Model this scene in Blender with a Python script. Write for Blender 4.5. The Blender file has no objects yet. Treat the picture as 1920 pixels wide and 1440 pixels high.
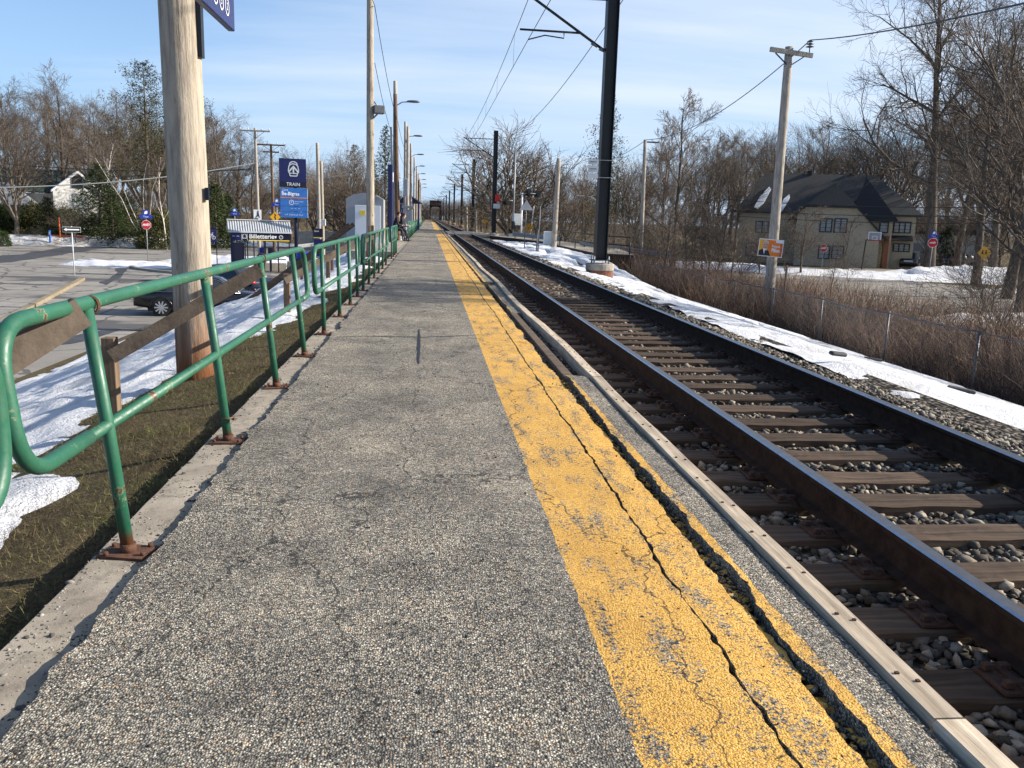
import bpy, math, random
import numpy as np
from mathutils import Vector, Matrix, noise as mn
R = math.radians
sc = bpy.context.scene
COL = sc.collection
rnd = random.Random(7)

# ------------------------------------------------------------------ camera
F, W_, H_, CZ, ROLL = 1600., 1920, 1440, 1.42, .012
cy = Vector((-155, 314, -F)).normalized()
cz = Vector((math.sin(ROLL), math.cos(ROLL), 0)); cz = (cz - cz.dot(cy)*cy).normalized()
cx = cy.cross(cz)
C0 = Vector((0, 0, CZ))
cam_d = bpy.data.cameras.new('camera'); cam = bpy.data.objects.new('camera', cam_d); COL.objects.link(cam)
cam_d.sensor_width = 36; cam_d.lens = 36*F/W_; cam_d.clip_start = .05; cam_d.clip_end = 3000
m = Matrix((cx, cy, cz)).to_4x4(); m.translation = C0; cam.matrix_world = m
sc.camera = cam

def ray(px, py):
    v = Vector((px-960, 720-py, -F)); return Vector((v.dot(cx), v.dot(cy), v.dot(cz)))
def at(px, py, Y):
    r = ray(px, py); return C0 + r*(Y/r.y)
def on(px, py, z):
    r = ray(px, py); return C0 + r*((z-CZ)/r.z)

# ------------------------------------------------------------------ materials
MATS = {}
def nodes(name):
    mt = bpy.data.materials.new(name); mt.use_nodes = True
    nt = mt.node_tree; b = nt.nodes['Principled BSDF']
    MATS[name] = mt
    return mt, nt, b
def N(nt, t, **kw):
    n = nt.nodes.new(t)
    for k, v in kw.items():
        if k in n.inputs: n.inputs[k].default_value = v
        else: setattr(n, k, v)
    return n
def L(nt, a, b): nt.links.new(a, b)
def coord(nt, scale=(1, 1, 1), out='Object'):
    t = N(nt, 'ShaderNodeTexCoord'); mp = N(nt, 'ShaderNodeMapping')
    mp.inputs['Scale'].default_value = scale; L(nt, t.outputs[out], mp.inputs['Vector']); return mp.outputs['Vector']
def noise(nt, vec, scale, detail=4, rough=.6):
    n = N(nt, 'ShaderNodeTexNoise', Scale=scale, Detail=detail, Roughness=rough); L(nt, vec, n.inputs['Vector']); return n.outputs['Fac']
def ramp(nt, fac, stops):
    r = N(nt, 'ShaderNodeValToRGB'); e = r.color_ramp.elements
    while len(e) < len(stops): e.new(.5)
    for i, (p, c) in enumerate(stops):
        e[i].position = p; e[i].color = (*c, 1) if len(c) == 3 else c
    L(nt, fac, r.inputs['Fac']); return r.outputs['Color']
def mix(nt, fac, a, b, mode='MIX'):
    n = N(nt, 'ShaderNodeMix', data_type='RGBA', blend_type=mode)
    for s, v in ((0, fac), (6, a), (7, b)):
        if hasattr(v, 'links'): L(nt, v, n.inputs[s])
        elif isinstance(v, (int, float)): n.inputs[s].default_value = v
        else: n.inputs[s].default_value = (*v, 1)
    return n.outputs[2]
def math_(nt, op, a, b=None, clamp=False):
    n = N(nt, 'ShaderNodeMath', operation=op, use_clamp=clamp)
    for i, v in enumerate((a, b)):
        if v is None: continue
        if hasattr(v, 'links'): L(nt, v, n.inputs[i])
        else: n.inputs[i].default_value = v
    return n.outputs[0]
def bump(nt, b, h, strength=.5, dist=.01):
    n = N(nt, 'ShaderNodeBump', Strength=strength, Distance=dist); L(nt, h, n.inputs['Height']); L(nt, n.outputs[0], b.inputs['Normal'])
def plain(name, c, rough=.6, metal=0., var=.25, scale=6, bmp=.0, stretch=(1, 1, 1), c2=None, spec=.4):
    mt, nt, b = nodes(name)
    v = coord(nt, stretch); f = noise(nt, v, scale, 5)
    c2 = c2 or tuple(x*(1-var) for x in c)
    L(nt, ramp(nt, f, [(.35, c2), (.65, c)]), b.inputs['Base Color'])
    b.inputs['Roughness'].default_value = rough; b.inputs['Metallic'].default_value = metal
    b.inputs['Specular IOR Level'].default_value = spec
    if bmp: bump(nt, b, noise(nt, v, scale*4, 5), bmp, .01)
    return mt

def mat_asphalt():
    mt, nt, b = nodes('platform_asphalt')
    v = coord(nt)
    sep = N(nt, 'ShaderNodeSeparateXYZ'); L(nt, v, sep.inputs[0])
    def vor(sc_, feat='F1'):
        n = N(nt, 'ShaderNodeTexVoronoi', Scale=sc_, feature=feat); L(nt, v, n.inputs['Vector']); return n
    a = vor(135); bb = vor(62)
    r1 = N(nt, 'ShaderNodeSeparateColor'); L(nt, a.outputs['Color'], r1.inputs[0])
    stone = ramp(nt, r1.outputs[0], [(0, (.05, .05, .051)), (.25, (.12, .118, .113)), (.5, (.205, .198, .183)), (.75, (.32, .305, .272)), (.93, (.47, .435, .375)), (1, (.64, .62, .57))])
    tan = mix(nt, math_(nt, 'GREATER_THAN', r1.outputs[1], .955), stone, (.38, .27, .18))
    gap = ramp(nt, a.outputs['Distance'], [(.45, (1, 1, 1)), (.85, (.22, .22, .22))])
    base = mix(nt, 1., tan, gap, 'MULTIPLY')
    rb = N(nt, 'ShaderNodeSeparateColor'); L(nt, bb.outputs['Color'], rb.inputs[0])
    bigst = math_(nt, 'MULTIPLY', math_(nt, 'GREATER_THAN', rb.outputs[0], .80), math_(nt, 'LESS_THAN', bb.outputs['Distance'], .42))
    base = mix(nt, math_(nt, 'MULTIPLY', bigst, .75), base, ramp(nt, rb.outputs[1], [(0, (.10, .10, .095)), (.5, (.22, .2, .17)), (1, (.42, .36, .27))]))
    big = noise(nt, v, 1.3, 4); big2 = noise(nt, v, 7, 4)
    base = mix(nt, 1., base, ramp(nt, big, [(.32, (.72, .69, .65)), (.5, (1.04, 1., .93)), (.68, (1.40, 1.31, 1.16))]), 'MULTIPLY')
    base = mix(nt, 1., base, ramp(nt, big2, [(.3, (.78, .78, .78)), (.7, (1.15, 1.14, 1.12))]), 'MULTIPLY')
    st1 = noise(nt, coord(nt, (1, .6, 1)), 2.6, 7, .62)
    base = mix(nt, ramp(nt, st1, [(.58, (0, 0, 0)), (.68, (.5, .5, .5))]), base, (.07, .067, .062))
    # yellow stripe
    en = noise(nt, v, 9, 3)
    x = math_(nt, 'ADD', sep.outputs[0], math_(nt, 'MULTIPLY', math_(nt, 'SUBTRACT', en, .5), .03))
    s = math_(nt, 'MULTIPLY', math_(nt, 'GREATER_THAN', x, .585), math_(nt, 'LESS_THAN', x, 1.315))
    gapy = math_(nt, 'MULTIPLY', math_(nt, 'GREATER_THAN', sep.outputs[1], 73.), math_(nt, 'LESS_THAN', sep.outputs[1], 91.))
    s = math_(nt, 'MULTIPLY', s, math_(nt, 'SUBTRACT', 1., gapy))
    wear = noise(nt, v, 46, 6, .75); wear2 = noise(nt, coord(nt, (1.6, .45, 1)), 5.5, 5, .65)
    w = math_(nt, 'ADD', math_(nt, 'MULTIPLY', wear, .62), math_(nt, 'MULTIPLY', wear2, .55))
    w = math_(nt, 'ADD', w, math_(nt, 'MULTIPLY', math_(nt, 'SUBTRACT', a.outputs['Distance'], .5), .16))
    worn = ramp(nt, w, [(.615, (0, 0, 0)), (.675, (1, 1, 1))])
    ycol = ramp(nt, noise(nt, v, 60, 4), [(.3, (.52, .28, .06)), (.5, (.69, .40, .09)), (.7, (.76, .48, .16))])
    ycol = mix(nt, 1., ycol, ramp(nt, noise(nt, v, 2.2, 5, .65), [(.3, (.80, .76, .72)), (.65, (1.06, 1.05, 1.02))]), 'MULTIPLY')
    ycol = mix(nt, .55, ycol, mix(nt, 1., ycol, gap, 'MULTIPLY'))
    fac = math_(nt, 'MULTIPLY', s, math_(nt, 'SUBTRACT', 1., worn))
    gn_ = N(nt, 'ShaderNodeNewGeometry'); sn = N(nt, 'ShaderNodeSeparateXYZ'); L(nt, gn_.outputs['True Normal'], sn.inputs[0])
    fac = math_(nt, 'MULTIPLY', fac, math_(nt, 'GREATER_THAN', sn.outputs[2], .6))
    # thin hairline cracks in paint
    cr = N(nt, 'ShaderNodeTexVoronoi', Scale=1.1, feature='DISTANCE_TO_EDGE')
    dv = N(nt, 'ShaderNodeVectorMath', operation='ADD'); nn = N(nt, 'ShaderNodeTexNoise', Scale=6., Detail=5.); L(nt, v, nn.inputs['Vector'])
    sv = N(nt, 'ShaderNodeVectorMath', operation='SCALE'); L(nt, nn.outputs['Color'], sv.inputs[0]); sv.inputs['Scale'].default_value = .22
    L(nt, coord(nt, (1, .33, 1)), dv.inputs[0]); L(nt, sv.outputs[0], dv.inputs[1]); L(nt, dv.outputs[0], cr.inputs['Vector'])
    crk = math_(nt, 'LESS_THAN', cr.outputs['Distance'], .0045)
    out = mix(nt, fac, base, ycol)
    out = mix(nt, math_(nt, 'MULTIPLY', crk, .75), out, (.02, .02, .02))
    L(nt, out, b.inputs['Base Color']); b.inputs['Roughness'].default_value = .85; b.inputs['Specular IOR Level'].default_value = .25
    inv = math_(nt, 'SUBTRACT', 1., a.outputs['Distance'])
    inv = math_(nt, 'MULTIPLY', inv, math_(nt, 'SUBTRACT', 1., math_(nt, 'MULTIPLY', fac, .5)))
    h = math_(nt, 'ADD', math_(nt, 'MULTIPLY', inv, .7), math_(nt, 'MULTIPLY', noise(nt, v, 160, 3), .6))
    bump(nt, b, h, 1., .009)
    return mt
mat_asphalt()

def mat_road():
    mt, nt, b = nodes('road_asphalt')
    v = coord(nt)
    f = noise(nt, v, .25, 6, .65); g = noise(nt, v, 30, 4)
    base = ramp(nt, f, [(.35, (.20, .185, .165)), (.6, (.275, .255, .225))])
    base = mix(nt, 1., base, ramp(nt, g, [(.3, (.86, .86, .86)), (.7, (1.1, 1.1, 1.1))]), 'MULTIPLY')
    st = noise(nt, coord(nt, (.05, .16, 1)), 1.6, 6, .6)
    base = mix(nt, ramp(nt, st, [(.56, (0, 0, 0)), (.6, (.8, .8, .8))]), base, (.055, .055, .06))
    cr = N(nt, 'ShaderNodeTexVoronoi', Scale=.35, feature='DISTANCE_TO_EDGE')
    dv = N(nt, 'ShaderNodeVectorMath', operation='ADD'); nn = N(nt, 'ShaderNodeTexNoise', Scale=.8, Detail=6.); L(nt, v, nn.inputs['Vector'])
    L(nt, v, dv.inputs[0]); L(nt, nn.outputs['Color'], dv.inputs[1]); L(nt, dv.outputs[0], cr.inputs['Vector'])
    base = mix(nt, math_(nt, 'MULTIPLY', math_(nt, 'LESS_THAN', cr.outputs['Distance'], .02), .7), base, (.05, .05, .05))
    L(nt, base, b.inputs['Base Color']); b.inputs['Roughness'].default_value = .85
    b.inputs['Specular IOR Level'].default_value = .2
    bump(nt, b, g, .3, .01)
mat_road()

def mat_ground():
    mt, nt, b = nodes('earth')
    v = coord(nt); sep = N(nt, 'ShaderNodeSeparateXYZ'); L(nt, v, sep.inputs[0])
    f = noise(nt, v, 1.5, 6, .7); g = noise(nt, v, 25, 6, .7)
    base = ramp(nt, f, [(.3, (.065, .047, .027)), (.5, (.12, .092, .052)), (.7, (.10, .098, .045))])
    base = mix(nt, 1., base, ramp(nt, g, [(.3, (.45, .45, .45)), (.7, (1.4, 1.4, 1.4))]), 'MULTIPLY')
    L(nt, base, b.inputs['Base Color']); b.inputs['Roughness'].default_value = 1; b.inputs['Specular IOR Level'].default_value = .1
    bump(nt, b, g, 1., .05)
mat_ground()

def mat_snow():
    mt, nt, b = nodes('snow')
    v = coord(nt); f = noise(nt, v, 1.2, 6, .6); g = noise(nt, v, 9, 6, .7); h = noise(nt, v, 60, 3)
    base = ramp(nt, f, [(.3, (.56, .55, .54)), (.5, (.74, .75, .78)), (.8, (.82, .83, .86))])
    base = mix(nt, ramp(nt, g, [(.60, (0, 0, 0)), (.74, (.5, .5, .5))]), base, (.34, .30, .26))
    L(nt, base, b.inputs['Base Color']); b.inputs['Roughness'].default_value = .7
    bump(nt, b, math_(nt, 'ADD', math_(nt, 'MULTIPLY', g, 1.), math_(nt, 'MULTIPLY', h, .35)), 1., .10)
    mt2, nt, b = nodes('dirty_snow')
    v = coord(nt); f = noise(nt, v, .7, 7, .7); g = noise(nt, v, 5, 6, .7)
    base = ramp(nt, f, [(.3, (.16, .125, .09)), (.42, (.42, .37, .30)), (.52, (.66, .63, .59)), (.75, (.76, .76, .77))])
    L(nt, base, b.inputs['Base Color']); b.inputs['Roughness'].default_value = .8
    bump(nt, b, g, .9, .15)
mat_snow()

def mat_painted_green():
    mt, nt, b = nodes('green_paint')
    v = coord(nt); f = noise(nt, v, 5, 7, .72); g = noise(nt, v, 2.5, 3)
    base = ramp(nt, g, [(.3, (.010, .080, .045)), (.7, (.017, .118, .066))])
    base = mix(nt, ramp(nt, noise(nt, v, 40, 4), [(.4, (0, 0, 0)), (.8, (.5, .5, .5))]), base, (.05, .10, .065))
    t = math_(nt, 'ADD', f, 0)
    r = ramp(nt, t, [(.625, (0, 0, 0)), (.64, (1, 1, 1))])
    pale = ramp(nt, t, [(.612, (0, 0, 0)), (.618, (.55, .55, .55)), (.628, (0, 0, 0))])
    base = mix(nt, pale, base, (.45, .40, .22))
    base = mix(nt, r, base, (.085, .030, .016))
    sep = N(nt, 'ShaderNodeSeparateXYZ'); L(nt, v, sep.inputs[0])
    low = ramp(nt, math_(nt, 'ADD', math_(nt, 'MULTIPLY', sep.outputs[2], 2.2), math_(nt, 'MULTIPLY', f, .55)), [(.33, (1, 1, 1)), (.42, (0, 0, 0))])
    base = mix(nt, low, base, (.10, .042, .022))
    L(nt, base, b.inputs['Base Color']); L(nt, ramp(nt, noise(nt, v, 25, 4), [(.3, (.34, .34, .34)), (.7, (.62, .62, .62))]), b.inputs['Roughness'])
    bump(nt, b, f, .5, .005)
mat_painted_green()

def mat_polewood(name, c1, c2, stain=True, lowc=(.20, .075, .025)):
    mt, nt, b = nodes(name)
    v = coord(nt, (9, 9, .55)); f = noise(nt, v, 2.2, 6, .65)
    v2 = coord(nt, (5, 5, 1.6)); g = noise(nt, v2, 1.3, 5, .7)
    base = ramp(nt, f, [(.30, c2), (.46, tuple(.7*a+.3*bq for a, bq in zip(c1, c2))), (.62, c1)])
    base = mix(nt, 1., base, ramp(nt, g, [(.32, (.66, .65, .64)), (.5, (.95, .94, .93)), (.7, (1.15, 1.12, 1.08))]), 'MULTIPLY')
    kn = N(nt, 'ShaderNodeTexVoronoi', Scale=1.5); L(nt, coord(nt, (2.2, 2.2, .9)), kn.inputs['Vector'])
    base = mix(nt, ramp(nt, kn.outputs['Distance'], [(.04, (.9, .9, .9)), (.09, (0, 0, 0))]), base, (.16, .09, .05))
    if stain:
        sep = N(nt, 'ShaderNodeSeparateXYZ'); L(nt, coord(nt), sep.inputs[0])
        z = math_(nt, 'ADD', sep.outputs[2], math_(nt, 'MULTIPLY', math_(nt, 'SUBTRACT', f, .5), .9))
        base = mix(nt, ramp(nt, math_(nt, 'DIVIDE', z, 1.7), [(.1, (.95, .95, .95)), (.62, (0, 0, 0))]), base, lowc)
    L(nt, base, b.inputs['Base Color']); b.inputs['Roughness'].default_value = .85; b.inputs['Specular IOR Level'].default_value = .15
    bump(nt, b, math_(nt, 'ADD', f, g), .9, .016)
mat_polewood('pole_wood', (.40, .35, .285), (.19, .158, .122), lowc=(.15, .055, .02))
mat_polewood('pole_wood_plain', (.40, .36, .31), (.20, .175, .15), False)
mat_polewood('pole_wood_brown', (.17, .105, .07), (.07, .045, .03), False)

def mat_grain(name, c1, c2, axis=1, sc_=30, bmp=.6):
    mt, nt, b = nodes(name)
    st = [sc_, sc_, sc_]; st[axis] = sc_*.05
    v = coord(nt, tuple(st)); f = noise(nt, v, 1., 6, .65)
    g = noise(nt, coord(nt), 4, 4)
    base = ramp(nt, f, [(.3, c2), (.62, c1)])
    base = mix(nt, 1., base, ramp(nt, g, [(.3, (.8, .8, .8)), (.7, (1.12, 1.12, 1.12))]), 'MULTIPLY')
    oi = N(nt, 'ShaderNodeObjectInfo')
    base = mix(nt, 1., base, ramp(nt, oi.outputs['Random'], [(0, (.65, .62, .6)), (1, (1.25, 1.2, 1.15))]), 'MULTIPLY')
    L(nt, base, b.inputs['Base Color']); b.inputs['Roughness'].default_value = .9; b.inputs['Specular IOR Level'].default_value = .15
    bump(nt, b, f, bmp, .008)
mat_grain('sleeper_wood', (.115, .083, .061), (.028, .021, .017), 0, 22, .9)
mat_grain('grey_board', (.135, .105, .082), (.06, .046, .036), 0, 26)
plain('dark_board', (.115, .088, .066), .9, 0, .45, 9, .4)
mat_grain('edge_timber', (.52, .45, .355), (.26, .215, .16), 1, 30)
mat_grain('post_wood', (.27, .195, .135), (.13, .09, .06), 2, 26)

def mat_bark(name, c1, c2):
    mt, nt, b = nodes(name)
    v = coord(nt, (1, 1, .3)); f = noise(nt, v, 6, 4)
    base = ramp(nt, f, [(.35, c2), (.65, c1)])
    oi = N(nt, 'ShaderNodeObjectInfo')
    base = mix(nt, 1., base, ramp(nt, oi.outputs['Random'], [(0, (.7, .68, .66)), (1, (1.25, 1.2, 1.15))]), 'MULTIPLY')
    L(nt, base, b.inputs['Base Color']); b.inputs['Roughness'].default_value = .95; b.inputs['Specular IOR Level'].default_value = .1
mat_bark('bark', (.15, .128, .106), (.068, .057, .048))
mat_bark('twig', (.165, .137, .112), (.085, .07, .058))
mat_bark('birch_bark', (.72, .68, .62), (.40, .36, .32))
mt_, nt_, b_ = nodes('brush_twig'); g_ = N(nt_, 'ShaderNodeNewGeometry')
L(nt_, ramp(nt_, g_.outputs['Random Per Island'], [(0, (.032, .022, .018)), (.4, (.105, .065, .048)), (.75, (.20, .125, .088)), (1, (.36, .27, .19))]), b_.inputs['Base Color']); b_.inputs['Roughness'].default_value = .9; b_.inputs['Specular IOR Level'].default_value = .15
mat_bark('needles', (.045, .065, .022), (.018, .030, .012))
mat_bark('needles_olive', (.085, .085, .032), (.035, .040, .016))
mt_, nt_, b_ = nodes('dry_grass'); g_ = N(nt_, 'ShaderNodeNewGeometry'); v_g = coord(nt_)
c_g = ramp(nt_, g_.outputs['Random Per Island'], [(0, (.035, .025, .015)), (.5, (.085, .065, .035)), (.85, (.15, .12, .06)), (1, (.24, .20, .11))])
c_g = mix(nt_, ramp(nt_, noise(nt_, v_g, 1.4, 4), [(.45, (0, 0, 0)), (.62, (.75, .75, .75))]), c_g, mix(nt_, 1., c_g, (.75, 1.25, .55), 'MULTIPLY'))
L(nt_, c_g, b_.inputs['Base Color']); b_.inputs['Roughness'].default_value = .95; b_.inputs['Specular IOR Level'].default_value = .1

def mat_gravel():
    for name, c in (('ballast', ((.05, .043, .036), (.135, .116, .094), (.32, .28, .225))), ('grit', ((.035, .035, .035), (.10, .095, .085), (.35, .32, .28)))):
        mt, nt, b = nodes(name)
        g = N(nt, 'ShaderNodeNewGeometry')
        col = ramp(nt, g.outputs['Random Per Island'], [(0, c[0]), (.55, c[1]), (1, c[2])])
        f = noise(nt, coord(nt), 60, 4)
        col = mix(nt, 1., col, ramp(nt, f, [(.3, (.75, .75, .75)), (.7, (1.15, 1.15, 1.15))]), 'MULTIPLY')
        L(nt, col, b.inputs['Base Color']); b.inputs['Roughness'].default_value = .9; b.inputs['Specular IOR Level'].default_value = .15
    mt, nt, b = nodes('ballast_bed')
    v = coord(nt); vo = N(nt, 'ShaderNodeTexVoronoi', Scale=17.); L(nt, v, vo.inputs['Vector'])
    s = N(nt, 'ShaderNodeSeparateColor'); L(nt, vo.outputs['Color'], s.inputs[0])
    col = ramp(nt, s.outputs[0], [(0, (.035, .03, .026)), (.5, (.10, .087, .072)), (1, (.25, .215, .175))])
    col = mix(nt, 1., col, ramp(nt, vo.outputs['Distance'], [(.3, (1, 1, 1)), (.8, (.2, .2, .2))]), 'MULTIPLY')
    L(nt, col, b.inputs['Base Color']); b.inputs['Roughness'].default_value = .95; b.inputs['Specular IOR Level'].default_value = .1
    bump(nt, b, math_(nt, 'SUBTRACT', 1., vo.outputs['Distance']), 1., .06)
mat_gravel()

def mat_concrete(name, c1, c2):
    mt, nt, b = nodes(name)
    v = coord(nt); f = noise(nt, v, 3, 6, .65); g = noise(nt, v, 120, 3)
    base = ramp(nt, f, [(.3, c2), (.7, c1)])
    base = mix(nt, ramp(nt, noise(nt, v, 11, 6, .7), [(.5, (0, 0, 0)), (.66, (.55, .55, .55))]), base, tuple(x*.45 for x in c2))
    base = mix(nt, ramp(nt, g, [(.62, (0, 0, 0)), (.72, (.7, .7, .7))]), base, tuple(x*.35 for x in c1))
    L(nt, base, b.inputs['Base Color']); b.inputs['Roughness'].default_value = .9; b.inputs['Specular IOR Level'].default_value = .2
    bump(nt, b, math_(nt, 'ADD', f, g), .35, .006)
mat_concrete('kerb_concrete', (.36, .315, .25), (.20, .17, .135))
mat_concrete('concrete', (.34, .31, .26), (.24, .215, .18))
mat_concrete('brick_red_base', (.24, .11, .07), (.15, .06, .04))
mat_concrete('stucco', (.42, .365, .27), (.36, .315, .235))

plain('rail_side', (.048, .029, .020), .95, .0, .5, 12, .3, spec=.12)
plain('rail_top', (.12, .122, .13), .40, .6, .2, 20)
plain('rail_edge', (.55, .58, .62), .3, .85, .15, 20)
plain('rusty_plate', (.075, .038, .025), .85, 0, .5, 25, .4)
plain('rust', (.115, .050, .028), .9, 0, .5, 30, .5)
plain('black_steel', (.011, .0115, .014), .45, 0, .3, 5)
plain('galv', (.30, .31, .32), .5, .4, .25, 9)
plain('dark_galv', (.13, .14, .15), .5, .4, .25, 9)
plain('wire', (.05, .05, .052), .6, .2, .2, 9)
plain('navy', (.010, .014, .085), .35, 0, .15, 3)
plain('navy_dark', (.008, .009, .028), .35, 0, .15, 3)
plain('royal', (.012, .035, .33), .4, 0, .15, 3)
plain('sign_blue', (.030, .15, .46), .4, 0, .1, 3)
plain('sign_bar', (.55, .20, .07), .4, 0, .1, 3)
plain('sign_white', (.75, .76, .77), .45, 0, .05, 3)
plain('sign_grey', (.52, .55, .57), .45, 0, .05, 3)
plain('sign_red', (.42, .012, .016), .45, 0, .1, 3)
plain('sign_yellow', (.72, .36, .015), .45, 0, .1, 3)
plain('sign_orange', (.85, .20, .012), .45, 0, .15, 2)
plain('sign_amber', (.88, .38, .03), .45, 0, .1, 2)
plain('lemon', (.85, .62, .05), .45, 0, .1, 3)
plain('black_gloss', (.010, .011, .014), .18, 0, .1, 3, spec=.6)
plain('car_navy', (.010, .013, .026), .16, 0, .1, 3, spec=.6)
plain('car_black', (.008, .008, .010), .16, 0, .1, 3, spec=.6)
plain('glass_dark', (.022, .026, .03), .06, 0, .1, 3, spec=.8)
plain('house_glass', (.30, .335, .34), .25, 0, .4, 1.2, spec=.7)
plain('chrome', (.35, .36, .38), .3, .9, .1, 3)
plain('alloy', (.48, .49, .5), .35, .6, .1, 3)
plain('rubber', (.015, .015, .016), .85, 0, .2, 8)
plain('tail_red', (.45, .008, .01), .25, 0, .1, 3)
plain('roof_shingle', (.055, .053, .05), .9, 0, .45, 9, .5)
plain('roof_metal', (.018, .019, .023), .45, .2, .2, 5)
plain('roof_green', (.018, .042, .036), .85, 0, .35, 6, .3)
plain('white_siding', (.62, .61, .58), .7, 0, .12, 3)
plain('metal_grey_paint', (.30, .315, .335), .5, 0, .12, 3)
plain('metal_grey_dark', (.22, .235, .25), .5, 0, .12, 3)
plain('fence_grey', (.28, .285, .28), .85, 0, .3, 4)
plain('skin', (.55, .33, .24), .6, 0, .1, 8)
plain('hair_dark', (.022, .014, .010), .6, 0, .3, 20)
plain('hair_auburn', (.09, .028, .014), .6, 0, .3, 20)
plain('jacket_black', (.014, .014, .016), .8, 0, .3, 14, .2)
plain('trousers_dark', (.03, .034, .045), .85, 0, .3, 14, .2)
plain('paper', (.8, .78, .73), .8, 0, .05, 5)
plain('terracotta', (.20, .085, .045), .8, 0, .2, 5)
plain('stone_mix', (.33, .27, .20), .9, 0, .5, 5, .4)
plain('truss', (.045, .022, .020), .8, 0, .4, 2)
plain('tar', (.012, .012, .013), .6, 0, .3, 20)
plain('hydrant_orange', (.62, .12, .03), .5, 0, .2, 5)
plain('bluepost', (.02, .14, .55), .5, 0, .1, 5)
plain('tan_kerb', (.27, .22, .145), .9, 0, .3, 3, .3)
plain('corrugated', (.52, .53, .53), .4, .5, .12, 4)
plain('wet_asphalt', (.06, .06, .062), .7, 0, .4, 1.5)
plain('curtain', (.50, .54, .54), .6, 0, .15, 3)
M = MATS

def mat_chain():
    pass

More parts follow.
